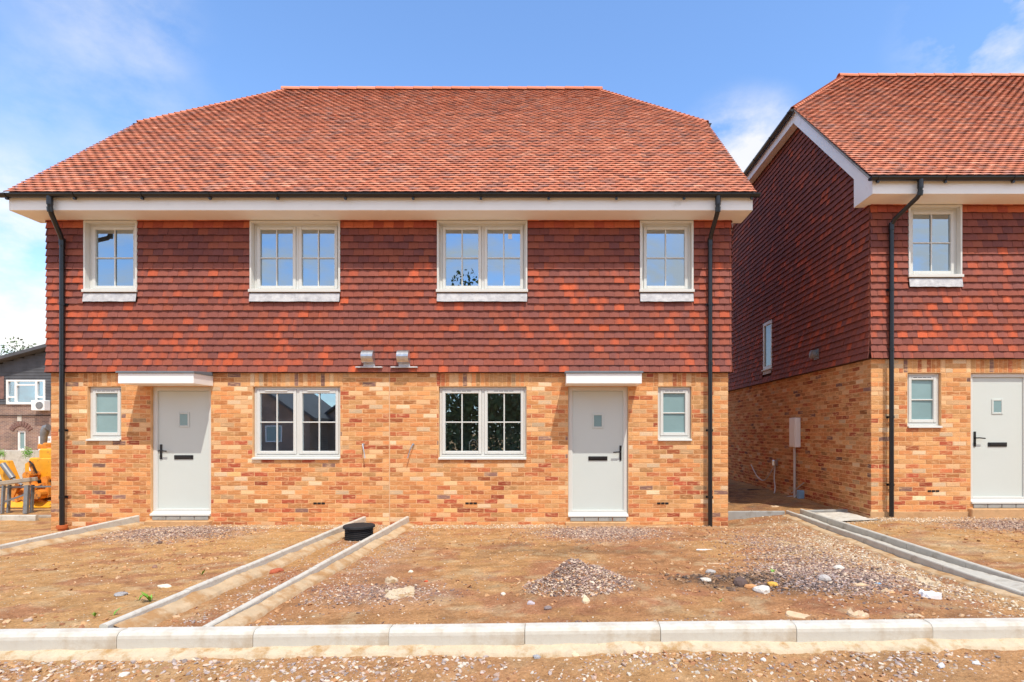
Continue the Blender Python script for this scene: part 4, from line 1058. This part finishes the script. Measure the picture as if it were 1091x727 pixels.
# ------------------------------------------------------------------ trees
def make_tree(name, x, y, z, h, cr, label, seed, leaves=5200, grp='trees'):
    rs = random.Random(seed); T = empty(name, (x, y, z), label, 'tree', grp)
    mb = MB(); mb.tube([(0, 0, 0), (h * .01, 0, h * .2), (-h * .01, h * .01, h * .5), (0, 0, h * .85)], [h * .035, h * .026, h * .018, h * .005], 9)
    tips = []
    for i in range(16):
        a = rs.random() * 6.28; z0 = h * rs.uniform(.25, .75); l = cr * rs.uniform(.5, 1.0) * (1.15 - z0 / h * .7)
        p1 = Vector((math.cos(a) * l * .5, math.sin(a) * l * .5, z0 + l * .35)); p2 = Vector((math.cos(a) * l, math.sin(a) * l, z0 + l * .6))
        mb.tube([(0, 0, z0), tuple(p1), tuple(p2)], [h * .012, h * .008, h * .002], 6); tips += [p1, p2]
    tips.append(Vector((0, 0, h * .92)))
    mb.build('trunk', M['bark'], T)
    n = leaves; rr = np.random.RandomState(seed); ti = rr.randint(0, len(tips), n); C = np.array([tuple(t) for t in tips])[ti]
    off = rr.randn(n, 3); off /= np.linalg.norm(off, axis=1)[:, None]; off *= (rr.rand(n, 1) ** .45) * cr * .36
    P = C + off; s = h * .012 * (.7 + .8 * rr.rand(n))
    a = rr.randn(n, 3); a /= np.linalg.norm(a, axis=1)[:, None]; b = np.cross(a, rr.randn(n, 3)); b /= np.linalg.norm(b, axis=1)[:, None]
    V = np.stack([P - a * s[:, None], P + b * s[:, None] * .55, P + a * s[:, None], P - b * s[:, None] * .55], 1).reshape(-1, 3)
    F = np.arange(n * 4).reshape(-1, 4)
    quads_mesh('crown', V, F, None, M['leaf'], T); return T
make_tree('leafy_tree', -46.5, 38, 0, 9.3, 3.6, 'green leafy tree rising behind the dark gabled building', 3, grp='trees')
# ------------------------------------------------------------------ left background
def back_building():
    B = empty('weatherboarded_house', (-31, 21, 0), 'old brick and dark boarded house beyond the yellow machine at far left', 'house')
    # local: facade plane y=0, x: world-31ish
    def P(px, py): a = at(px, py, 21); return a[0] + 31, a[2]
    x0, x1 = -7, 7; ap = 4.9
    zl = lambda x: 6.55 - abs(x - ap) * .27
    ops_up = [(P(8, 0)[0], P(49, 0)[0], P(0, 431)[1], P(0, 405)[1])]
    zt = P(0, 431)[1]
    w = MB(); low = (P(18, 0)[0], P(27, 0)[0], P(0, 480)[1], P(0, 459)[1]); gar = (P(41, 0)[0], P(56, 0)[0], -.2, P(0, 465)[1])
    w.box(x0, low[0], 0, .25, -.3, zt); w.box(low[1], gar[0], 0, .25, -.3, zt); w.box(gar[1], x1, 0, .25, -.3, zt)
    w.box(low[0], low[1], 0, .25, -.3, low[2]); w.box(low[0], low[1], 0, .25, low[3], zt); w.box(gar[0], gar[1], 0, .25, gar[3], zt)
    w.box(x0, x0 + .25, .25, 8, -.3, zt); w.box(x1 - .25, x1, .25, 8, -.3, zt); w.box(x0, x1, 8, 8.25, -.3, zt)
    w.build('wall', M['old_brick'], B)
    c = MB(); z = zt; i = 0; u = ops_up[0]
    while z < 6.7:
        z2 = z + .16
        def span(zz):
            d = (6.5 - zz) / .27
            return max(x0, ap - d), min(x1, ap + d)
        if z > 6.45: break
        a, b = span(z + .05)
        for (s, e) in segs(a, b, (z + z2) / 2, ops_up):
            c.prism([(s, -.035, z), (s, -.012, z2 + .01), (s, .1, z2 + .01), (s, .1, z)], (e - s, 0, 0))
        z = z2
    c.box(x0, x0 + .2, .12, 8.2, zt + .01, zl(x0) - .1); c.box(x1 - .2, x1, .12, 8.2, zt + .01, zl(x1) - .1); c.poly([(x0, 8.2, zt), (x1, 8.2, zt), (x1, 8.2, zl(x1)), (ap, 8.2, 6.5), (x0, 8.2, zl(x0))])
    c.build('weatherboard', M['dark_clad'], B)
    c = MB(); c.prism([(x0, -.05, P(0, 431)[1] + .3), (P(8, 0)[0] - .15, -.05, P(0, 431)[1] + .3), (P(8, 0)[0] - .15, -.05, P(0, 405)[1] + .2), (x0, -.05, P(0, 405)[1] + .1)], (0, .012, 0)); c.build('tile_panel', M['old_red'], B)
    r = MB(); 
    for (xa, xb) in ((x0 - .5, ap), (ap, x1 + .5)): r.prism([(xa, -.5, zl(xa)), (xb, -.5, zl(xb)), (xb, -.5, zl(xb) + .2), (xa, -.5, zl(xa) + .2)], (0, 9.2, 0))
    r.build('roof', M['dark_clad'], B, bevel=.02)
    a, b, cc, d = u; f = MB(); ring(f, a, b, cc, d, .09, -.08, .05, wb=.12)
    w3 = (b - a); f.box(a + w3 * .22, a + w3 * .27, -.08, .05, cc + .12, d - .09); f.box(a + w3 * .75, a + w3 * .80, -.08, .05, cc + .12, d - .09)
    f.box(a + .09, a + w3 * .22, -.079, .049, cc + .36, cc + .44); f.box(a + w3 * .80, b - .09, -.079, .049, cc + .36, cc + .44); f.box(a + w3 * .27, a + w3 * .75, -.079, .049, d - .32, d - .24)
    wn = f.build('window', M['white'], B); g = MB(); g.box(a + .09, b - .09, 0, .01, cc + .12, d - .09); g.build('pane', M['glass'], wn)
    g = MB(); g.box(a + .1, b - .1, .4, .42, cc, d); g.build('blind', M['interior'], wn)
    a, b, cc, d = low; f = MB(); ring(f, a, b, cc, d, .1, .05, .15); wn = f.build('window', M['white'], B); g = MB(); g.box(a + .1, b - .1, .1, .11, cc + .1, d - .1); g.build('pane', M['frosted'], wn)
    ar = MB(); m_ = (a + b) / 2; n = 9
    for i in range(n):
        t = math.radians(150 - 120 * i / (n - 1)); ar.bar((m_ + .45 * math.cos(t), -.01, d - .2 + .45 * math.sin(t)), (m_ + .72 * math.cos(t), -.01, d - .2 + .72 * math.sin(t)), .1, .05, up=(0, 1, 0))
    ar.build('brick_arch', M['old_red'], B)
    pq = MB(); q = P(21, 446); pq.box(q[0] - .12, q[0] + .12, -.02, .0, q[1] - .15, q[1] + .2); pq.build('vent_plate', M['concrete'], B)
    a, b, cc, d = gar; f = MB(); ring(f, a, b, cc, d, .12, .0, .15); f.box(a + .12, b - .12, .08, .1, cc + .12, d - .12); f.build('door', M['white'], B)
    q0 = P(41, 438); q1 = P(55, 427)
    ac = MB(); ac.box(q0[0], q1[0], -.45, -.05, q0[1], q1[1]); aco = ac.build('air_conditioner', M['white'], B, bevel=.03)
    cx = q0[0] + (q1[0] - q0[0]) * .66; cz = (q0[1] + q1[1]) / 2; fn = MB(); fn.lathe([(.20, -.47), (.20, -.455)], (cx, 0, cz), 20, 'y'); fn.lathe([(.14, -.48), (.14, -.471)], (cx, 0, cz), 16, 'y'); fn.build('fan_grille', M['grey_metal'], aco)
    dp = MB(); z = P(0, 443)[1]; dp.tube([(x0, -.05, z), (x1, -.05, z + .02)], .025, 6); dp.build('cable', M['black'], B)
back_building()

F0 = empty('concrete_fence', (-18, 9.5, -.15), 'low grey concrete panel fence behind the yellow machine', 'fence')
for i in range(9):
    mb = MB(); x = -8 + i * 1.8
    mb.box(x, x + 1.7, 0, .05, 0, 1.0 + random.uniform(-.02, .02)); mb.build('panel', M['concrete'], F0, bevel=.01)
    mb = MB(); mb.box(x + 1.7, x + 1.8, -.03, .08, 0, 1.02); mb.build('post', M['concrete'], F0, bevel=.01)
def shrub(px, py, Y, h, label):
    a = at(px, py, Y); rr = np.random.RandomState(int(px * 7)); n = 260
    P = rr.randn(n, 3) * np.array([h * .25, h * .2, h * .3]) + np.array([0, 0, h * .6]); s = h * .09
    A_ = rr.randn(n, 3); A_ /= np.linalg.norm(A_, axis=1)[:, None]; B_ = np.cross(A_, rr.randn(n, 3)); B_ /= np.linalg.norm(B_, axis=1)[:, None]
    V = np.stack([P - A_ * s, P + B_ * s * .5, P + A_ * s, P - B_ * s * .5], 1).reshape(-1, 3)
    o = quads_mesh('shrub', V, np.arange(n * 4).reshape(-1, 4), None, M['leaf_bright']); o.location = a; tag(o, label, 'shrub')
shrub(29, 488, 9.2, .28, 'small green bush against the concrete fence behind the yellow machine')
shrub(2, 487, 9.2, .2, 'low green bush at the left edge against the concrete fence')

def machine():
    B = empty('tractor_loader', (-11.0, 3.3, -.16), 'yellow digger with an upright grey exhaust, half hidden by the left house corner', 'digger')
    # local x: right is towards house; px = 590+576*(x-11)/12.3 ; 46.8 px/m
    def P(px, py, dy=-.42): a = at(px, py, 3.3 + dy); return a[0] + 11.0, a[2] + .16
    body = MB(); a = P(22, 512); b = P(27, 488); c = P(51, 488); d = P(54, 512)
    body.prism([(a[0], -.35, a[1]), (d[0] + .6, -.35, d[1]), (d[0] + .6, -.35, c[1] + .0), (b[0], -.35, b[1])], (0, .9, 0))
    body.build('hood', M['yellow'], B, bevel=.03)
    dk = MB(); a = P(30, 532); dk.box(a[0], a[0] + 1.6, -.30, .4, a[1], P(30, 513)[1]); dk.build('engine_block', M['rubber'], B)
    t = MB(); a = P(40, 489, -.25); b = P(41, 478, -.25); t.box(a[0], a[0] + 1.1, -.25, .45, a[1], b[1]); t.build('engine_cover', M['yellow'], B, bevel=.04)
    for (px, py, r_) in ((45, 477, .08), (51, 476, .09)):
        q = P(px, py, -.1); k = MB(); k.lathe([(r_, -.03), (r_, .06), (r_ * .6, .09)], (q[0], -.1, q[1]), 14); k.build('filler_cap', M['rust'], B, smooth=True)
    e = MB(); q0 = P(46, 478, -.1); q1 = P(47, 464, -.1); q2 = P(49, 456, -.1); e.tube([(q0[0], -.1, q0[1]), (q1[0], -.1, q1[1]), (q1[0] + .02, -.1, (q1[1] + q2[1]) / 2), (q2[0], -.1, q2[1]), (q2[0] + .06, -.1, q2[1] + .01)], [.055, .07, .085, .08, .075], 12); e.build('exhaust', M['grey_metal'], B, smooth=True)
    s = MB(); q0 = P(28, 502); q1 = P(32, 494); s.box(q0[0], q1[0], -.356, -.351, q0[1], q1[1]); s.build('sticker', M['paper'], B)
    arm = MB(); q = [P(-20, 497), P(-6, 490), P(8, 491), P(14, 506), P(18, 515), P(4, 515), P(1, 505), P(-20, 508)]; arm.prism([(x, -.45, z) for x, z in q], (0, .16, 0)); arm.build('loader_arm', M['yellow'], B, bevel=.012)
    arm = MB(); q = [P(-20, 497), P(-6, 490), P(8, 491), P(14, 506), P(18, 515), P(4, 515), P(1, 505), P(-20, 508)]; arm.prism([(x, .55, z) for x, z in q], (0, .16, 0)); arm.build('loader_arm', M['yellow'], B, bevel=.012)
    r = MB(); q0 = P(9, 494); q1 = P(20, 509); r.tube([(q0[0], -.55, q0[1]), (q1[0], -.55, q1[1])], .055, 12); r.tube([(q1[0], -.55, q1[1]), (q1[0] + .2, -.55, q1[1] - .15)], .025, 8); r.build('ram', M['grey_metal'], B)
    # front linkage: rusty parts below the hood
    l = MB(); 
    def bar(p0, p1, w, y): A_ = P(*p0); B_ = P(*p1); l.bar((A_[0], y, A_[1]), (B_[0], y, B_[1]), w, .08, up=(0, 1, 0))
    bar((35, 505), (42, 520), .10, -.5); bar((42, 520), (38, 534), .12, -.5); bar((30, 520), (50, 516), .08, -.45); bar((48, 508), (52, 530), .12, -.42)
    bar((36, 492), (42, 506), .05, -.5); bar((12, 520), (20, 534), .10, -.4); bar((20, 516), (14, 530), .08, -.42); bar((24, 525), (48, 537), .10, -.38)
    for p0, r_ in (((42, 520), .09), ((37, 506), .08), ((48, 526), .10), ((34, 530), .07)):
        A_ = P(*p0); l.lathe([(r_, -.62), (r_, -.36)], (A_[0], 0, A_[1]), 14, 'y')
    l.build('linkage', M['rust'], B)
    sh = MB(); q = [P(24, 512), P(27, 503), P(34, 503), P(36, 512)]; sh.prism([(x, -.44, z) for x, z in q], (0, .05, 0)); sh.build('step_plate', M['rubber'], B)
    h = MB(); A_ = P(36, 492); B2 = P(42, 494); C_ = P(43, 504); h.tube([(A_[0], -.5, A_[1]), ((A_[0] + B2[0]) / 2, -.58, B2[1] + .05), (B2[0], -.58, B2[1]), (C_[0], -.5, C_[1])], .018, 7); h.build('hose', M['rubber'], B)
    ch = MB(); A_ = P(10, 538); ch.box(A_[0], A_[0] + 3.0, -.3, .5, A_[1] + .08, A_[1] + .35); ch.build('chassis', M['rust'], B, bevel=.03)
    bl = MB(); A_ = P(8, 540); B_ = P(54, 536); bl.prism([(A_[0], -.55, A_[1]), (B_[0] + .5, -.55, A_[1]), (B_[0] + .5, -.4, A_[1] + .12), (A_[0], -.4, A_[1] + .12)], (0, .06, .0)); bl.build('bucket', M['yellow'], B)
    for (x, y, rad) in ((-.1 + .9, -.35, .38), (.9, .75, .38), (2.3, -.3, .55), (2.3, .75, .55)):
        w = MB(); w.lathe([(rad * .5, -.14), (rad * .93, -.14), (rad, -.08), (rad, .08), (rad * .93, .14), (rad * .5, .14)], (x, y, rad), 26, 'y'); wh = w.build('wheel', M['rubber'], B, smooth=True)
        w = MB(); w.lathe([(rad * .49, -.10), (rad * .49, .10)], (x, y, rad), 20, 'y'); w.build('rim', M['yellow'], wh)
    cab = MB(); ring(cab, 1.5, 2.7, 1.0, 2.35, .07, -.3, -.24); ring(cab, 1.5, 2.7, 1.0, 2.35, .07, .44, .50); cab.box(1.45, 2.75, -.35, .55, 2.351, 2.43); cab.box(1.2, 2.8, -.3, .5, .6, .999); cab.build('cab', M['yellow'], B, bevel=.01)
machine()
def trestle():
    T = empty('trestle', (-10.9, 2.0, -.16), 'weathered timber beam on grey steel legs in front of the yellow digger', 'trestle')
    def P(px, py): a = at(px, py, 2.0); return a[0] + 10.9, a[2] + .16
    m = MB(); a = P(-25, 517); b = P(33, 511); m.bar((a[0], 0, a[1] - .02), (b[0], 0, b[1]), .08, .07, up=(0, 1, 0)); m.bar((a[0], .12, a[1] - .02), (b[0], .12, b[1]), .08, .07, up=(0, 1, 0)); m.build('beam', M['wood'], T, bevel=.008)
    for px in (4, 29, -20):
        for y in (.0, .12):
            q = P(px, 514); w = (.08 if px == 29 else .035) if y == 0 else .035
            m = MB(); m.bar((q[0], y, q[1] - .06), (q[0] + .02, y - .05, .0), w, .05, up=(0, 1, 0)); m.build('leg', M['grey_metal'], T)
    m = MB(); a = P(-20, 520); b = P(50, 519); m.bar((a[0], .1, a[1]), (b[0], .1, b[1]), .03, .03); a = P(4, 535); b = P(27, 527); m.bar((a[0], 0, a[1]), (b[0], 0, b[1]), .03, .03); m.build('rail', M['grey_metal'], T)
trestle()
# sleepers/boards on ground near trestle
pl = MB(); pl.box(-1.6, 1.3, -.08, .08, 0, .05); o = pl.build('timber_plank', M['wood'], bevel=.006); o.location = (-10.9, 1.45, -.17); tag(o, 'long grey plank on the ground in front of the trestle', 'plank')

# ------------------------------------------------------------------ across the road (behind the viewer; seen mirrored in the windows)
for i, (x, y, h, cr) in enumerate(((-6.0, -31, 13.5, 3.6), (-2.2, -28, 8, 3.6), (2.5, -33, 10.5, 4.2), (8, -30, 8.5, 3.6), (14, -33, 9.5, 3.8), (-10.5, -36, 9, 3.8), (24, -34, 10, 4), (34, -32, 9, 4))):
    make_tree('leafy_tree', x, y, -.1, h, cr, ['tall narrow tree across the road, highest of the row', 'short bushy tree across the road beside the highest one', 'broad tree across the road opposite the middle door', 'short tree across the road, fourth in the row from the left', 'medium tree across the road, opposite the right hand house', 'tree beside the houses across the road', 'tree across the road beyond the right hand house, nearer of two', 'tree across the road farthest to the right'][i], 20 + i, 3600, 'trees across the road')
def hedge(x0, x1, y, h, label):
    rr = np.random.RandomState(77); n = 30000
    P = np.stack([rr.uniform(x0, x1, n), y + rr.randn(n) * .45, rr.rand(n) ** .8 * h * (1 + .25 * np.sin(rr.rand(n)))], -1); P[:, 2] += .5 * fbm(P[:, 0], P[:, 0] * 0, .6, 3); sz = .12 + .10 * rr.rand(n)
    A_ = rr.randn(n, 3); A_ /= np.linalg.norm(A_, axis=1)[:, None]; B_ = np.cross(A_, rr.randn(n, 3)); B_ /= np.linalg.norm(B_, axis=1)[:, None]; sz = sz[:, None]
    V = np.stack([P - A_ * sz, P + B_ * sz * .6, P + A_ * sz, P - B_ * sz * .6], 1).reshape(-1, 3)
    tag(quads_mesh('hedge', V, np.arange(n * 4).reshape(-1, 4), None, M['leaf']), label, 'hedge')
hedge(-12.5, 30, -26.5, 3.4, 'long dense hedge across the road under the trees')
def opposite(x, y, lab):
    B = empty('opposite_house', (x, y, -.1), lab, 'house', 'houses across the road')
    w = MB(); w.box(-3.6, 3.6, -6, 0, 0, 2.7); w.prism([(-3.6, -.001, 2.7), (3.6, -.001, 2.7), (0, -.001, 5.3)], (0, -5.99, 0)); w.build('wall', M['old_brick'], B)
    r = MB()
    for s in (-1, 1): r.prism([(0, .3, 5.4), (0, .3, 5.6), (s * 4.1, .3, 2.65), (s * 4.1, .3, 2.45)], (0, -6.6, 0))
    r.build('roof', M['dark_clad'], B)
    for cx in (-1.8, 1.8):
        f = MB(); ring(f, cx - .6, cx + .6, .9, 2.1, .08, .001, .05); wn = f.build('window', M['white'], B); g = MB(); g.box(cx - .52, cx + .52, .005, .02, .98, 2.02); g.build('pane', M['frosted'], wn)
opposite(-21.5, -30, 'left of the two low brick houses across the road'); opposite(-14.6, -33, 'right of the two low brick houses across the road')

# ------------------------------------------------------------------ sky, sun, camera
w = bpy.data.worlds.new('World'); scene.world = w; w.use_nodes = True
nt = w.node_tree; nt.nodes.clear()
out = N(nt, 'ShaderNodeOutputWorld'); bg = N(nt, 'ShaderNodeBackground'); nt.links.new(bg.outputs[0], out.inputs[0])
sky = N(nt, 'ShaderNodeTexSky', sky_type='NISHITA'); sky.sun_disc = False
to_sun = -SUN_TRAVEL
sky.sun_elevation = math.asin(to_sun.z); sky.sun_rotation = math.atan2(to_sun.x, to_sun.y)
sky.air_density = 1.0; sky.dust_density = .3; sky.ozone_density = 2.2
STR = .12; bg.inputs['Strength'].default_value = STR
tc = N(nt, 'ShaderNodeTexCoord')
def vmath(op, a, b=None):
    n = N(nt, 'ShaderNodeVectorMath', operation=op)
    for s, v in ((0, a), (1, b)):
        if v is None: continue
        if isinstance(v, (tuple, Vector)): n.inputs[s].default_value = tuple(v)
        else: nt.links.new(v, n.inputs[s])
    return n
def mth(op, a, b=None, clamp=False):
    n = N(nt, 'ShaderNodeMath', operation=op); n.use_clamp = clamp
    for s, v in ((0, a), (1, b)):
        if v is None: continue
        if isinstance(v, (int, float)): n.inputs[s].default_value = v
        else: nt.links.new(v, n.inputs[s])
    return n.outputs[0]
d = vmath('NORMALIZE', tc.outputs['Generated']).outputs[0]
def wnoise(scale, detail, rough, loc=(0, 0, 0), st=(1, 1, 1.6), dist=0):
    mp = N(nt, 'ShaderNodeMapping'); mp.inputs['Location'].default_value = loc; mp.inputs['Scale'].default_value = st
    nt.links.new(d, mp.inputs[0]); n = N(nt, 'ShaderNodeTexNoise'); n.inputs['Scale'].default_value = scale; n.inputs['Detail'].default_value = detail; n.inputs['Roughness'].default_value = rough; n.inputs['Distortion'].default_value = dist
    nt.links.new(mp.outputs[0], n.inputs['Vector']); return n.outputs['Fac']
def dirpx(px, py): return Vector(((px - VX) / FPX, 1, (VY - py) / FPX)).normalized()
def puff(px, py, rdeg, soft=1.0):
    v = vmath('SUBTRACT', d, dirpx(px, py)); l = vmath('LENGTH', v.outputs[0]).outputs['Value']
    r = math.radians(rdeg)
    mr = N(nt, 'ShaderNodeMapRange'); mr.interpolation_type = 'SMOOTHSTEP'; nt.links.new(l, mr.inputs[0]); mr.inputs[1].default_value = r * (1 + .5 * soft); mr.inputs[2].default_value = r * (1 - .6 * soft); mr.inputs[3].default_value = 0; mr.inputs[4].default_value = 1
    return mr.outputs[0]
nz = wnoise(7, 8, .58); nf = wnoise(4.2, 8, .62, (3, 1, 7), (1, 1, 2.2), .6)
def rng(f, a, b):
    mr = N(nt, 'ShaderNodeMapRange'); nt.links.new(f, mr.inputs[0]); mr.inputs[1].default_value = a; mr.inputs[2].default_value = b; return mr.outputs[0]
mask = None
def add(m):
    global mask
    mask = m if mask is None else mth('MAXIMUM', mask, m)
for (px, py, r, amt, lo, hi, sf) in ((785, 170, 4.6, .8, .34, .56, .9), (815, 140, 2.8, .6, .36, .58, 1), (-10, 330, 11, .95, .30, .55, .9), (10, 235, 5, .7, .40, .58, .9), (115, 20, 5, .34, .42, .66, 1), (105, 120, 7, .30, .42, .70, 1), (50, 170, 7, .32, .40, .7, 1), (1085, 25, 6, .6, .42, .6, 1)):
    add(mth('MULTIPLY', mth('MULTIPLY', puff(px, py, r, sf), rng(nz, lo, hi)), amt))
# broken cloud behind the viewer, enlarged to light the facade, and low down
sep = N(nt, 'ShaderNodeSeparateXYZ'); nt.links.new(d, sep.inputs[0])
back = rng(sep.outputs[1], .05, -.35); gen = mth('MULTIPLY', mth('MULTIPLY', rng(nf, .38, .60), back), .9); add(gen)
over = mth('MULTIPLY', mth('MULTIPLY', rng(sep.outputs[1], .0, -.3), rng(sep.outputs[2], .34, .6)), rng(nf, .25, .5)); add(mth('MULTIPLY', over, .95))  # unseen high cloud added behind the viewer as light for the facade
hz = mth('MULTIPLY', rng(sep.outputs[2], .30, .0), .55); add(mth('MULTIPLY', hz, rng(nf, .2, .7)))
tint = mixc(nt, 1.0, sky.outputs[0], (1.98, 2.3, 2.6), 'MULTIPLY')
cl = mixc(nt, wnoise(9, 5, .6, (5, 5, 5)), (10.4, 9.9, 9.3), (8.4, 8.2, 8.0))
nt.links.new(mixc(nt, mask, tint, cl), bg.inputs['Color'])

sl = bpy.data.lights.new('sun', 'SUN'); sl.energy = 4.1; sl.angle = math.radians(.5); sl.color = (1.0, .94, .84)
so = bpy.data.objects.new('sun', sl); COL.objects.link(so); so.rotation_euler = SUN_TRAVEL.to_track_quat('-Z', 'Y').to_euler(); so.location = (10, -20, 40)

cd = bpy.data.cameras.new('camera'); cam = bpy.data.objects.new('camera', cd); COL.objects.link(cam); scene.camera = cam
cam.location = (0, CAMY, CAMZ); cam.rotation_euler = (math.radians(90), 0, 0)
cd.sensor_width = 36; cd.sensor_fit = 'HORIZONTAL'; cd.lens = FPX / 1091 * 36
cd.shift_x = -(VX - 545.5) / 1091; cd.shift_y = (VY - 363.5) / 1091; cd.clip_end = 3000; cd.clip_start = .05
scene.view_settings.view_transform = 'Standard'; scene.view_settings.look = 'None'; scene.view_settings.exposure = 0
